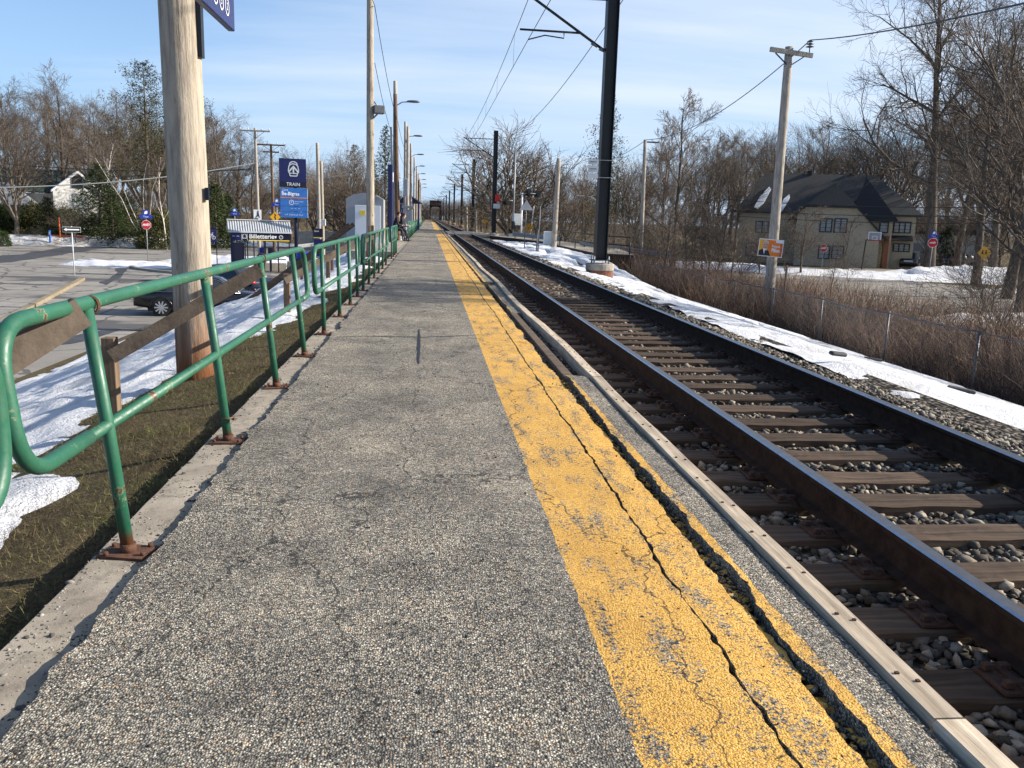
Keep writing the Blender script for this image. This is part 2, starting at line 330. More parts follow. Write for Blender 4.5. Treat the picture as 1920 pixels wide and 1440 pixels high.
# ------------------------------------------------------------------ mesh builder
class MB:
    def __init__(s): s.v = []; s.f = []; s.m = []; s.mats = []; s.sm = []
    def mi(s, mat):
        mat = M[mat] if isinstance(mat, str) else mat
        if mat not in s.mats: s.mats.append(mat)
        return s.mats.index(mat)
    def add(s, vs, fs, mat, smooth=False):
        o = len(s.v); k = s.mi(mat)
        s.v.extend([tuple(p) for p in vs])
        for f in fs: s.f.append([i+o for i in f]); s.m.append(k); s.sm.append(smooth)
        return s
    def box(s, c, d, mat, rz=0, mtx=None, bev=0):
        x, y, z = (q/2 for q in d)
        if bev:
            pts = []; b = min(bev, x*.9, y*.9, z*.9)
            import bmesh
            bm = bmesh.new(); bmesh.ops.create_cube(bm, size=1)
            for v in bm.verts: v.co = Vector((v.co.x*d[0], v.co.y*d[1], v.co.z*d[2]))
            bmesh.ops.bevel(bm, geom=bm.edges[:], offset=b, segments=2, affect='EDGES', profile=.5)
            bm.verts.index_update()
            vs = [v.co.copy() for v in bm.verts]; fs = [[v.index for v in f.verts] for f in bm.faces]; bm.free()
        else:
            vs = [Vector((a*x, b_*y, e*z)) for a in (-1, 1) for b_ in (-1, 1) for e in (-1, 1)]
            fs = [(0, 1, 3, 2), (4, 6, 7, 5), (0, 4, 5, 1), (2, 3, 7, 6), (0, 2, 6, 4), (1, 5, 7, 3)]
        q = mtx if mtx else Matrix.Rotation(rz, 3, 'Z')
        return s.add([q @ v + Vector(c) for v in vs], fs, mat)
    def bar(s, a, b, w, h, mat, up=(0, 0, 1)):
        a, b = Vector(a), Vector(b); d = b-a; l = d.length; y = d.normalized()
        x = y.cross(Vector(up)); x = x.normalized() if x.length > 1e-4 else Vector((1, 0, 0)); z = x.cross(y)
        return s.box((a+b)/2, (w, l, h), mat, mtx=Matrix((x, y, z)).transposed())
    def tube(s, pts, rad, mat, n=8, cap=True, smooth=True):
        pts = [Vector(p) for p in pts]
        if not hasattr(rad, '__len__'): rad = [rad]*len(pts)
        vs = []; fs = []; u = None
        for i, p in enumerate(pts):
            t = (pts[min(i+1, len(pts)-1)] - pts[max(i-1, 0)]).normalized()
            if u is None:
                u = t.orthogonal().normalized()
            else:
                u = u - t*u.dot(t); u = u.normalized() if u.length > 1e-6 else t.orthogonal().normalized()
            w = t.cross(u)
            for k in range(n):
                a = 2*math.pi*k/n; vs.append(p + (u*math.cos(a) + w*math.sin(a))*rad[i])
        for i in range(len(pts)-1):
            for k in range(n):
                k2 = (k+1) % n; fs.append((i*n+k, i*n+k2, (i+1)*n+k2, (i+1)*n+k))
        s.add(vs, fs, mat, smooth)
        if cap:
            o = len(s.v)-len(vs); km = s.mi(mat)
            s.f.append([o+k for k in range(n)][::-1]); s.m.append(km); s.sm.append(False)
            s.f.append([o+(len(pts)-1)*n+k for k in range(n)]); s.m.append(km); s.sm.append(False)
        return s
    def prism(s, poly, y0, y1, mat, frame=None):
        # poly in (x,z); extruded along y
        n = len(poly)
        vs = [Vector((x, y0, z)) for x, z in poly] + [Vector((x, y1, z)) for x, z in poly]
        if frame: vs = [frame @ v for v in vs]
        fs = [list(range(n)), list(range(2*n-1, n-1, -1))] + [(i, n+i, n+(i+1) % n, (i+1) % n) for i in range(n)]
        return s.add(vs, fs, mat)
    def poly(s, pts, mat): return s.add(pts, [list(range(len(pts)))], mat)
    def disc(s, c, r, y, mat, n=20, th=.01):
        return s.prism([(c[0]+r*math.cos(2*math.pi*k/n), c[1]+r*math.sin(2*math.pi*k/n)) for k in range(n)], y, y-th, mat)
    def sphere(s, c, r, mat, n=10, mm=7, sc3=(1, 1, 1)):
        vs = []; fs = []
        for i in range(mm+1):
            th = math.pi*i/mm
            for k in range(n):
                a = 2*math.pi*k/n
                vs.append(Vector((c[0]+r*sc3[0]*math.sin(th)*math.cos(a), c[1]+r*sc3[1]*math.sin(th)*math.sin(a), c[2]+r*sc3[2]*math.cos(th))))
        for i in range(mm):
            for k in range(n):
                k2 = (k+1) % n; fs.append((i*n+k, (i+1)*n+k, (i+1)*n+k2, i*n+k2))
        return s.add(vs, fs, mat, True)
    def text(s, t, size, c, mat, y=-.004, align='CENTER', bold=0., frame=None, xs=1.):
        cu = bpy.data.curves.new('t', 'FONT'); cu.body = t; cu.size = size; cu.align_x = align; cu.align_y = 'CENTER'; cu.offset = bold; cu.resolution_u = 3
        ob = bpy.data.objects.new('t', cu); COL.objects.link(ob)
        dg = bpy.context.evaluated_depsgraph_get(); me = ob.evaluated_get(dg).to_mesh()
        vs = [Vector((c[0]+v.co.x*xs, y, c[1]+v.co.y)) for v in me.vertices]; fs = [list(p.vertices) for p in me.polygons]
        ob.evaluated_get(dg).to_mesh_clear(); bpy.data.objects.remove(ob); bpy.data.curves.remove(cu)
        if frame: vs = [frame @ v for v in vs]
        return s.add(vs, fs, mat)
    def build(s, name, parent=None, loc=None):
        me = bpy.data.meshes.new(name)
        me.from_pydata(s.v, [], s.f)
        for mt in s.mats: me.materials.append(mt)
        me.polygons.foreach_set('material_index', s.m); me.polygons.foreach_set('use_smooth', s.sm); me.update()
        o = bpy.data.objects.new(name, me); COL.objects.link(o)
        if parent: o.parent = parent
        if loc: o.location = loc
        return o

def np_mesh(name, V, Fq, mat, parent=None):
    # V (n,3) float; Fq (m,k) int faces, same size
    me = bpy.data.meshes.new(name); k = Fq.shape[1]
    me.vertices.add(len(V)); me.vertices.foreach_set('co', V.astype(np.float32).ravel())
    me.loops.add(Fq.size); me.loops.foreach_set('vertex_index', Fq.astype(np.int32).ravel())
    me.polygons.add(len(Fq)); me.polygons.foreach_set('loop_start', np.arange(0, Fq.size, k, dtype=np.int32))
    me.polygons.foreach_set('loop_total', np.full(len(Fq), k, dtype=np.int32))
    me.update(calc_edges=True); me.validate()
    me.materials.append(M[mat] if isinstance(mat, str) else mat)
    o = bpy.data.objects.new(name, me); COL.objects.link(o)
    if parent: o.parent = parent
    return o

def tag(o, label=None, cat=None, group=None, kind=None):
    if label: o['label'] = label
    if cat: o['category'] = cat
    if group: o['group'] = group
    if kind: o['kind'] = kind
    return o
def thing(name, label, cat, loc=(0, 0, 0), rz=0, group=None):
    o = bpy.data.objects.new(name, None); COL.objects.link(o); o.empty_display_size = .2
    o.location = loc; o.rotation_euler = (0, 0, rz)
    return tag(o, label, cat, group)
def dup(root, loc, rz=None, label=None, scale=None, group=None):
    r = root.copy(); COL.objects.link(r); r.location = loc
    if rz is not None: r.rotation_euler = (0, 0, rz)
    if label: r['label'] = label
    if group: r['group'] = group
    if scale: r.scale = scale if hasattr(scale, '__len__') else (scale,)*3
    for ch in list(root.children):
        c = ch.copy(); COL.objects.link(c); c.parent = r
        for g in list(ch.children):
            d = g.copy(); COL.objects.link(d); d.parent = c
    return r
def struct(o): o['kind'] = 'structure'; return o

# ------------------------------------------------------------------ terrain
PX = [-2000, -9.4, -8.3, -3.2, -2.4, -1.45, -1.4, 1.58, 4.45, 4.9, 5.6, 12.2, 13.2, 15, 2000]
PZ = [-2.5, -2.5, -2.42, -.55, -.28, -.12, -.30, -.30, -.20, -.27, -.46, -2.2, -2.4, -2.5, -2.5]
def sm(v, a, c): v = max(0, min(1, (v-a)/(c-a))); return v*v*(3-2*v)
def tz(x, y=0):
    z = float(np.interp(x, PX, PZ))
    if 4.9 < x < 13 and 34 < y < 92:
        z += (float(np.interp(x, [4.9, 5.6, 9.2, 11, 13], [-.27, -.36, -.55, -1.5, -2.4]))-z)*sm(y, 34, 46)*(1-sm(y, 78, 92))
    return z
xs = sorted(set(PX + [-1200, -600, -300, -150, -80, -40, -20, -14] + [-8.3+.3*i for i in range(23)] + [4.9+.35*i for i in range(30)] + [20, 30, 50, 90, 180, 400, 800]))
ys = [-60, -20] + [i*.5 for i in range(-4, 50)] + [25+i*2 for i in range(20)] + [70, 80, 100, 150, 250, 400, 700, 1200, 2200]
vs = []; fs = []
for y in ys:
    for x in xs:
        z = tz(x, y)
        if (-8.2 < x < -1.45) or (5 < x < 13):
            z += .05*mn.noise(Vector((x*1.1, y*1.1, 0))) + .015*mn.noise(Vector((x*4, y*4, 3)))
        vs.append((x, y, z))
nx = len(xs)
for j in range(len(ys)-1):
    for i in range(nx-1): fs.append((j*nx+i, j*nx+i+1, (j+1)*nx+i+1, (j+1)*nx+i))
struct(MB().add(vs, fs, 'earth', True).build('ground'))

def sheet(name, pts, z, mat, kind='structure'):
    o = MB().poly([(x, y, z) for x, y in pts], mat).build(name); o['kind'] = kind; return o
# left lot and street, right street
sheet('parking_lot', [(-9.3, -30), (-9.3, 58), (-20, 75), (-26, 86), (-150, 78), (-150, -30)], -2.488, 'road_asphalt')
sheet('street', [(-26, 86.1), (-19.9, 75.1), (-9.2, 58.1), (-9.2, 240), (-15, 240), (-15.2, 95), (-160, 90), (-160, 78.3)], -2.484, 'road_asphalt')
sheet('street', [(15.2, 30), (26, 26), (34, 40), (60, 36), (130, 24), (130, 40), (60, 47), (41, 60), (37, 68), (24, 120), (20, 240), (15.2, 240)], -2.488, 'road_asphalt')
sheet('driveway', [(38.2, 66), (43, 70.5), (47.5, 84), (43, 85.5), (37.2, 68.2)], -2.478, 'road_asphalt')

rr0 = random.Random(3)
def patch(pts, z=-2.48):
    q = []
    for (a, c) in zip(pts, pts[1:]+pts[:1]):
        for k in range(4): q.append((a[0]+(c[0]-a[0])*k/4+rr0.uniform(-2, 2), a[1]+(c[1]-a[1])*k/4+rr0.uniform(-1, 1)))
    w = [on(x, y, z) for x, y in q]; o = MB().poly([tuple(v) for v in w], 'wet_asphalt').build('asphalt_patch'); o['kind'] = 'structure'
patch([(-30, 497), (40, 489), (95, 480), (180, 468), (300, 456), (250, 452), (120, 462), (40, 476), (-30, 482)])
patch([(200, 534), (225, 520), (240, 506), (232, 500), (215, 503), (220, 512), (205, 522), (185, 530)])
patch([(350, 700), (420, 660), (500, 600), (470, 600), (380, 650), (300, 690)]) if False else None
patch([(60, 655), (160, 640), (230, 618), (200, 618), (110, 634), (50, 645)])
# ------------------------------------------------------------------ platform
def e(y, s, a=1.): return a*(.6*mn.noise(Vector((y*1.7, s, 0))) + .3*mn.noise(Vector((y*6, s, 5))) + .25*mn.noise(Vector((y*19, s, 9))))
Yl = []
y = -2.
while y < 235:
    Yl.append(y); y += .025 if y < 13 else (.08 if y < 30 else (.5 if y < 80 else 4))
mb = MB()
def strip(fl, fr, zf, rows, depth=.13, ncol=4, mat='platform_asphalt'):
    vs = []; fs = []
    for yy in rows:
        a, b_ = fl(yy), fr(yy)
        row = [(a, yy, -depth)] + [(a+(b_-a)*k/ncol, yy, zf(a+(b_-a)*k/ncol, yy)) for k in range(ncol+1)] + [(b_, yy, -depth)]
        vs += row
    n = ncol+3
    for j in range(len(rows)-1):
        for k in range(n-1): fs.append((j*n+k, j*n+k+1, (j+1)*n+k+1, (j+1)*n+k))
    fs.append(list(range(n))); fs.append([(len(rows)-1)*n+k for k in range(n)][::-1])
    mb.add(vs, fs, mat)
def und(x, y): return .008*mn.noise(Vector((x*1.5, y*.8, 2))) + .0022*mn.noise(Vector((x*22, y*22, 4)))
left = lambda y: -1.135 + e(y, 1, .085)
crk = lambda y: 1.0 + .025*mn.noise(Vector((y*.35, 7, 0))) + e(y, 3, .04)
crw = lambda y: max(.001, .007 + .008*mn.noise(Vector((y*2.2, 11, 0))) + .008*mn.noise(Vector((y*14, 12, 0))))
gl = lambda y: (1.207 if y < 8 else 1.19) + e(y, 5, .07)
gr = lambda y: 1.268 + e(y, 6, .055) + max(0, (y-6.6)*.02)
strip(left, lambda y: crk(y)-crw(y), und, Yl, ncol=10)
strip(lambda y: crk(y)+crw(y), gl, lambda x, y: und(x, y) - .012*max(0, (x-1.05)/.2), Yl)
near = [q for q in Yl if q < 7.75]
strip(gr, lambda y: 1.472 + e(y, 8, .022), lambda x, y: und(x, y) + .012 - .10*max(0, x-1.33) + .004*mn.noise(Vector((x*30, y*30, 1))), near, ncol=6)
mid = [q for q in Yl if 13.2 < q < 19]
strip(lambda y: 1.30+e(y, 15, .04), lambda y: 1.465+e(y, 16, .03), lambda x, y: und(x, y)-.015, mid)
far = [q for q in Yl if q > 19.5]
strip(lambda y: 1.255+e(y, 17, .03), lambda y: 1.478+e(y, 18, .015), lambda x, y: und(x, y)-.01, far)
o = struct(mb.build('platform'))
# rubble bed below the broken edge
mb = MB(); rows = [q for q in Yl if q < 30]
strip(lambda y: 1.1, lambda y: 1.49, lambda x, y: -.085 + .03*mn.noise(Vector((x*9, y*9, 1))), rows, depth=.2, ncol=8, mat='earth')
struct(mb.build('soil'))
tag(MB().box((1.325, 10.2, -.075), (.10, 6.2, .12), 'grey_board', rz=0, bev=.01).build('buried_timber'), 'old grey timber exposed where the yellow platform edge has crumbled away', 'timber')
# dark tar seams laid on the platform
def seam(pts, w, z=.011):
    b = MB(); vs = []; fs = []
    for i, p in enumerate(pts):
        t = Vector(pts[min(i+1, len(pts)-1)])-Vector(pts[max(i-1, 0)]); nrm = Vector((-t.y, t.x)).normalized()
        ww = w*(.35+.65*math.sin(math.pi*(i+.4)/len(pts)))*(.8+.5*mn.noise(Vector((i*.7, w*99, 0))))
        for sg in (-1, 1):
            q = Vector(p)+nrm*sg*ww; vs.append((q.x, q.y, und(q.x, q.y)+.004))
    for i in range(len(pts)-1): fs.append((2*i, 2*i+1, 2*i+3, 2*i+2))
    return b.add(vs, fs, 'tar')
s1 = seam([(-.09+.012*mn.noise(Vector((k*.3, 0, 3)))-.0005*k, 8.25+k*.066) for k in range(41)], .022).build('tar_seam')
tag(s1, 'long black tar seam running lengthwise on the grey platform', 'tar seam')
s2 = seam([(-1.05+k*.02, 10.05+.06*math.sin(k*.09)+.3*(k/70)+.03*mn.noise(Vector((k*.2, 4, 0)))) for k in range(93)], .02).build('tar_seam')
tag(s2, 'thin dark seam crossing the platform from the kerb to the yellow stripe', 'tar seam')
# kerb beam under the railings
b = MB(); vs = []; fs = []
kr = [q for q in Yl if q < 30 or True][::4]
for yy in kr:
    a = -1.405 + e(yy, 31, .012)
    z = -.035+.004*mn.noise(Vector((yy*3, 0, 8)))
    vs += [(a, yy, -.45), (a, yy, z-.01), (a+.012, yy, z), (-1.27, yy, z+.003), (-1.06, yy, z)]
for j in range(len(kr)-1):
    for k in range(4): fs.append((j*5+k, j*5+k+1, j*5+k+6, j*5+k+5))
struct(b.add(vs, fs, 'kerb_concrete').build('kerb'))
# landing by the stairs
struct(MB().box((-2.3, 43.5, -.2), (1.78, 17, .36), 'concrete').build('landing'))
# edge timbers: separate beams
tl = [(-2.6, 2.13), (2.14, 7.6), (7.61, 10.9), (10.91, 14.2), (14.21, 19.5), (19.51, 25), (25.01, 31), (31.01, 37), (37.01, 43), (43.01, 49), (49.01, 55), (55.01, 61), (61.01, 67), (67.01, 72.8), (91, 97), (97.01, 103)]
off = lambda y: 1.538 + .028*math.sin(max(0, y-7)*.62)*(1 if 7 < y < 26 else .35) + .01*mn.noise(Vector((y, 3, 3)))
for i, (a, c) in enumerate(tl):
    b = MB(); n = max(2, int((c-a)/.5)); vs = []; fs = []
    for k in range(n+1):
        yy = a+(c-a)*k/n; x = off(yy); w = .053
        z = .022 + .006*mn.noise(Vector((yy*2, i, 1)))
        vs += [(x-w, yy, -.17), (x-w, yy, z-.008), (x-w+.008, yy, z), (x+w-.008, yy, z), (x+w, yy, z-.008), (x+w, yy, -.17)]
    for k in range(n):
        for q in range(5): fs.append((k*6+q, k*6+q+1, k*6+q+7, k*6+q+6))
    fs += [list(range(6))[::-1], [n*6+q for q in range(6)]]
    b.add(vs, fs, 'edge_timber')
    if a < 8:
        for k in range(int((c-a)/.42)):
            for q in (0, 1):
                yy = a+.2+k*.42+q*.05; b.box((off(yy)+(-.02 if q else .022), yy, .0242), (.012, .012, .006), 'rusty_plate')
    ob = b.build('edge_timber')
    tag(ob, 'weathered timber beam edging the platform, %s' % (['nearest one at the bottom right corner', 'second from the viewer, spike holes along its top', 'third from the viewer beside the crumbled gap', 'fourth from the viewer, bending away past the gap', 'fifth from the viewer where its line bends back', 'sixth from the viewer, before the platform narrows', 'seventh from the viewer', 'eighth from the viewer', 'ninth from the viewer', 'tenth from the viewer', 'eleventh from the viewer', 'twelfth from the viewer', 'thirteenth from the viewer', 'last one before the paved crossing', 'first one beyond the paved crossing', 'second one beyond the paved crossing'][i]), 'timber', 'timbers edging the platform')

# ------------------------------------------------------------------ railings
def bend(pts, r=.16, n=6):
    out = [Vector(pts[0])]
    for i in range(1, len(pts)-1):
        p, a, c = Vector(pts[i]), Vector(pts[i-1]), Vector(pts[i+1])
        d1 = (a-p).normalized(); d2 = (c-p).normalized()
        for k in range(n+1):
            t = k/n; out.append((p+d1*r)*(1-t)**2 + p*2*t*(1-t) + (p+d2*r)*t*t)
    return out + [Vector(pts[-1])]
HT, HM = 1.035, .53
def railing(y0, y1, posts, label, lean=0., plates=True, x=-1.262, name='guard_railing', zb=-.035):
    t = thing(name, label, 'railing', (x, y0, 0), 0, 'green railings along the platform edge')
    l = y1-y0; ym = l/2
    fr = MB().tube(bend([(lean*.5, .55, HM), (lean*.5, 0, HM), (lean, 0, HT), (lean, l, HT), (lean*.5, l, HM), (lean*.5, l-.55, HM)], .2, 8), .0295, 'green_paint', 14)
    fr.build('top_rail', t)
    MB().tube([(lean*.5, .5, HM), (lean*.5, l-.5, HM)], .0255, 'green_paint', 14).build('middle_rail', t)
    for i, p in enumerate(posts):
        q = MB().tube([(0, p-y0, zb+.012), (lean*.5, p-y0, HM), (lean, p-y0, HT-.02)], .027, 'green_paint', 14).build('post', t)
        if plates:
            pl = MB().box((0, p-y0, zb+.008), (.20, .15, .012), 'rust', rz=.2*(i % 3-1))
            for dx in (-.075, .075):
                for dy in (-.05, .05): pl.tube([(dx, p-y0+dy, zb+.013), (dx, p-y0+dy, zb+.03)], .011, 'rust', 6)
            pl.tube([(0, p-y0, zb+.01), (0, p-y0, zb+.05)], .033, 'rust', 12)
            pl.build('base_plate', q)
    return t
railing(-4.3, 2.62, [-3.6, -1.85, -.1, 1.65], 'green pipe railing whose rounded end just enters at the left edge', -.02)
railing(2.83, 9.62, [3.58, 5.43, 7.2, 8.85], 'nearest full green pipe railing, chipped with rust, in the foreground', -.11)
railing(9.78, 16.0, [10.52, 12.38, 14.05, 15.5], 'second green pipe railing, level with the wooden brace post on snow', -.02)
railing(16.2, 26.6, [16.8, 18.4, 20.2, 22.0, 23.8, 25.7], 'third green railing with its posts leaning, in front of the pale pole', .03)
p = railing(29.2, 34.2, [29.5, 31.0, 32.4, 33.8], 'short green railing beside the blue pillar and the waiting people', 0)
proto_rail = railing(52.5, 59, [53, 55, 56.8, 58.5], 'green railing just behind the seated people', 0, plates=False)
for i in range(12):
    dup(proto_rail, (-1.262, 60+i*7, 0), label='green railing far along the platform, panel %s' % ['beside the grey electric box', 'right after the electric box', 'before the blue waiting shelter', 'at the near corner of the blue shelter', 'in front of the blue shelter', 'at the far corner of the blue shelter', 'right after the blue shelter', 'second after the blue shelter', 'third after the blue shelter', 'fourth after the blue shelter', 'fifth after the blue shelter', 'farthest before the platform end'][i])
# wire ties on the nearest railing
for pp, nm, lb in (((-1.365, 3.60, .90), 'wire_tie', 'rusty wire strap holding grey board to the nearest railing'), ((-1.36, 7.19, .92), 'wire_tie', 'rusty wire strap at the upper end of second grey board')):
    b = MB()
    for k in range(2): b.tube([(math.cos(a)*.034, .012*k, math.sin(a)*.036+.125) for a in [i*.5 for i in range(14)]], .005, 'rust', 5)
    b.box((.0, .01, .03), (.025, .012, .17), 'rust'); tag(b.build('wire_tie', loc=pp), lb, 'wire strap', 'wire straps on the railing')
b = MB()
for k in range(2): b.tube([(math.cos(a)*.036, math.sin(a)*.036, .004*k+.003*a) for a in [i*.5 for i in range(16)]], .005, 'green_paint', 5)
b.tube([(-.03, 0, 0), (-.1, -.01, .012)], .006, 'green_paint', 5); b.tube([(.03, 0, 0.01), (.055, -.03, .012)], .009, 'green_paint', 5)
tag(b.build('wire_tie', loc=(-1.262, 5.43, .11)), 'green twisted wire wrapped low around a railing post', 'wire strap')

# wooden braces between posts and railing
def brace(post, ptop, pbase, hi, label, lo=None, wd=.112):
    t = thing('wooden_brace', label, 'wooden brace', pbase, 0, 'wooden braces on the slope')
    o_ = Vector(pbase)
    MB().box((0, 0, (ptop[2]-pbase[2]-.1)/2), (.10, .10, ptop[2]-pbase[2]+.1), 'post_wood', bev=.006).build('post', t)
    a = Vector(ptop)-o_+Vector((.03, -.075, -.08)); c = Vector(hi)-o_
    if lo is not None: a = Vector(lo)-o_
    MB().bar(a-(c-a).normalized()*.07, c, .04, wd, 'dark_board').build('board', t)
brace(0, (-2.5, 2.95, .34), (-2.5, 2.95, -.3), at(152, 584, 3.42), 'grey wooden brace at the left edge tied under the nearest railing', at(-190, 800, 3.0), .118)
brace(1, (-2.52, 7.0, .40), (-2.52, 7.0, -.3), at(488, 506, 7.12), 'grey wooden brace crossing in front of the big weathered pole', at(224, 660, 6.9), .112)
brace(2, (-2.33, 14.45, .42), (-2.33, 14.45, -.28), (-1.30, 15.2, .93), 'grey wooden brace standing on snow by the second railing')
brace(3, (-2.5, 21.8, .40), (-2.5, 21.8, -.32), (-1.32, 22.8, .93), 'grey wooden brace behind the third railing')
# stairs down to the lot
t = thing('stairway', 'wooden stairway with sloping handrails leading down from the platform', 'stairs', (-1.45, 28, 0))
for k in range(12): MB().box((-.55-.3*k, 0, -.1-.19*k), (.3, 1.5, .05), 'grey_board').build('step', t)
for dy in (-.75, .75):
    MB().bar((-.3, dy, -.15), (-4.1, dy, -2.45), .05, .25, 'grey_board').build('stringer', t)
    MB().bar((-1.0, dy, 1.1), (-4.5, dy, -1.6), .06, .14, 'grey_board').build('handrail', t)
    for k in range(4): MB().bar((-.4-k*1.15, dy, -.25-k*.72), (-.4-k*1.15, dy, 1.08-k*.78), .09, .09, 'post_wood', up=(0, 1, 0)).build('post', t)

# ------------------------------------------------------------------ track
def rail_prof():
    h = .186
    r = [(.070, 0), (.070, .010), (.022, .026), (.010, .045), (.010, h-.052), (.030, h-.040), (.0365, h-.030), (.0365, h-.008), (.027, h)]
    return r + [(-a, c) for a, c in r[::-1]]
RT = .04; RB = RT-.186
prof = rail_prof()
for X, lb in ((2.215, 'nearer steel rail beside the platform, dark rusty side and shiny top'), (3.735, 'farther steel rail beside the snow bank, dark rusty side and shiny top')):
    b = MB(); n = len(prof); yy = [-4, 3, 8, 15, 30, 60, 120, 240, 420]
    vs = [(X+x, q, RB+z) for q in yy for x, z in prof]
    k0 = b.mi('rail_side'); k1 = b.mi('rail_top'); k2_ = b.mi('rail_edge')
    b.v = vs
    for j in range(len(yy)-1):
        for k in range(n):
            k2 = (k+1) % n; b.f.append([j*n+k, j*n+k2, (j+1)*n+k2, (j+1)*n+k]); b.m.append(k2_ if k == 9 else (k1 if k in (8, 7) else k0)); b.sm.append(False)
    b.f.append(list(range(n))); b.m.append(k0); b.sm.append(False)
    tag(b.build('rail'), lb, 'rail', 'steel rails')
# sleepers: a few variants, copied
tie_protos = []
for v_ in range(5):
    t = thing('sleeper', 'weathered brown timber sleeper under the rails', 'sleeper', (2.975, 0, 0), 0, 'timber sleepers under the track')
    b = MB(); q = random.Random(v_); l = 2.5; nx_ = 40; vs = []; fs = []
    for i in range(nx_+1):
        x = -l/2+l*i/nx_
        for dy, z in ((-.112, -.34), (-.112, -.173), (-.10, -.163), (-.04, -.162), (.03, -.163), (.10, -.163), (.112, -.173), (.112, -.34)):
            vs.append((x+.02*mn.noise(Vector((dy*20, v_, i)))*(i in (0, nx_)), dy+.012*mn.noise(Vector((x*3, v_*5, dy*9))), z+.012*mn.noise(Vector((x*4, v_*7, dy*30)))))
    for i in range(nx_):
        for k in range(7): fs.append((i*8+k, i*8+k+1, i*8+k+9, i*8+k+8))
    fs += [list(range(8))[::-1], [nx_*8+k for k in range(8)]]
    b.add(vs, fs, 'sleeper_wood').build('beam', t)
    for X in (2.215-2.975, 3.735-2.975):
        b = MB().box((X, 0, RB-.008), (.36, .19, .016), 'rusty_plate', bev=.004)
        b.box((X-.10, 0, RB+.006), (.03, .19, .014), 'rusty_plate'); b.box((X+.10, 0, RB+.006), (.03, .19, .014), 'rusty_plate')
        for sx in (-.085, .085, -.15, .15):
            for sy in (-.06, .06):
                b.box((X+sx, sy*(1 if sx < 0 else .7), RB+.016), (.034, .03, .022), 'rusty_plate')
        b.build('tie_plate', t)
    tie_protos.append(t)
yt = 1.1; k = 0
while k < 285:
    if not (74.5 < yt < 88):
        sr = tie_protos[k % 5]
        if k < 5: o = sr; o.location = (2.975+.02*rnd.uniform(-1, 1), yt, 0)
        else: o = dup(sr, (2.975+.03*rnd.uniform(-1, 1), yt+rnd.uniform(-.02, .02), rnd.uniform(-.012, .004)))
        o.rotation_euler = (0, 0, rnd.uniform(-.012, .012))
    yt += .508; k += 1
o = MB().poly([(1.5, -3, -.225), (5.1, -3, -.225), (5.1, 430, -.225), (1.5, 430, -.225)], 'ballast_bed').build('track_bed'); struct(o)
# crossing deck
for x0, x1 in ((1.6, 2.14), (2.31, 3.64), (3.81, 5.2)):
    struct(MB().box(((x0+x1)/2, 81.2, -.07), (x1-x0, 13.6, .22), 'concrete').build('crossing'))

# stones
def stones(name, P, S, mat, seed=1, flat=.7):
    g = np.random.default_rng(seed); n = len(P)
    phi = (1+5**.5)/2
    ico = np.array([(-1, phi, 0), (1, phi, 0), (-1, -phi, 0), (1, -phi, 0), (0, -1, phi), (0, 1, phi), (0, -1, -phi), (0, 1, -phi), (phi, 0, -1), (phi, 0, 1), (-phi, 0, -1), (-phi, 0, 1)])/1.9
    fc = np.array([(0, 11, 5), (0, 5, 1), (0, 1, 7), (0, 7, 10), (0, 10, 11), (1, 5, 9), (5, 11, 4), (11, 10, 2), (10, 7, 6), (7, 1, 8), (3, 9, 4), (3, 4, 2), (3, 2, 6), (3, 6, 8), (3, 8, 9), (4, 9, 5), (2, 4, 11), (6, 2, 10), (8, 6, 7), (9, 8, 1)])
    V = ico[None]*(1+g.uniform(-.42, .42, (n, 12, 1)))*g.uniform(.5, 1.35, (n, 1, 3))
    q = g.normal(size=(n, 4)); q /= np.linalg.norm(q, axis=1)[:, None]
    w, x, y, z = q.T
    Rm = np.stack([1-2*(y*y+z*z), 2*(x*y-z*w), 2*(x*z+y*w), 2*(x*y+z*w), 1-2*(x*x+z*z), 2*(y*z-x*w), 2*(x*z-y*w), 2*(y*z+x*w), 1-2*(x*x+y*y)], 1).reshape(n, 3, 3)
    V = np.einsum('nij,nkj->nki', Rm, V)*S[:, None, None]; V[:, :, 2] *= flat
    V += P[:, None]
    Fq = (fc[None]+12*np.arange(n)[:, None, None]).reshape(-1, 3)
    o = np_mesh(name, V.reshape(-1, 3), Fq, mat); return o
g = np.random.default_rng(3)
def band(n, x0, x1, y0, y1, zf, pw=1.7, s0=.016, s1=.036):
    x = g.uniform(x0, x1, n); y = y0+(y1-y0)*g.uniform(0, 1, n)**pw
    s = g.uniform(s0, s1, n)*np.where(y > 12, 1.25, 1); z = np.array([zf(a) for a in x])+g.uniform(-.02, .012, n)
    return np.stack([x, y, z], 1), s
bs = [band(24000, 1.62, 4.35, 1, 30, lambda x: -.212), band(12000, 4.3, 4.95, 1, 30, lambda x: tz(x)+.01), band(9000, 1.7, 5.2, 18, 70, lambda x: -.205 if x < 4.4 else tz(x)+.02, 1.2, .03, .06)]
P = np.concatenate([q[0] for q in bs]); S = np.concatenate([q[1] for q in bs])
tag(stones('ballast', P, S, 'ballast', 5), kind='stuff', label='crushed grey stone ballast between and beside the rails', cat='gravel')
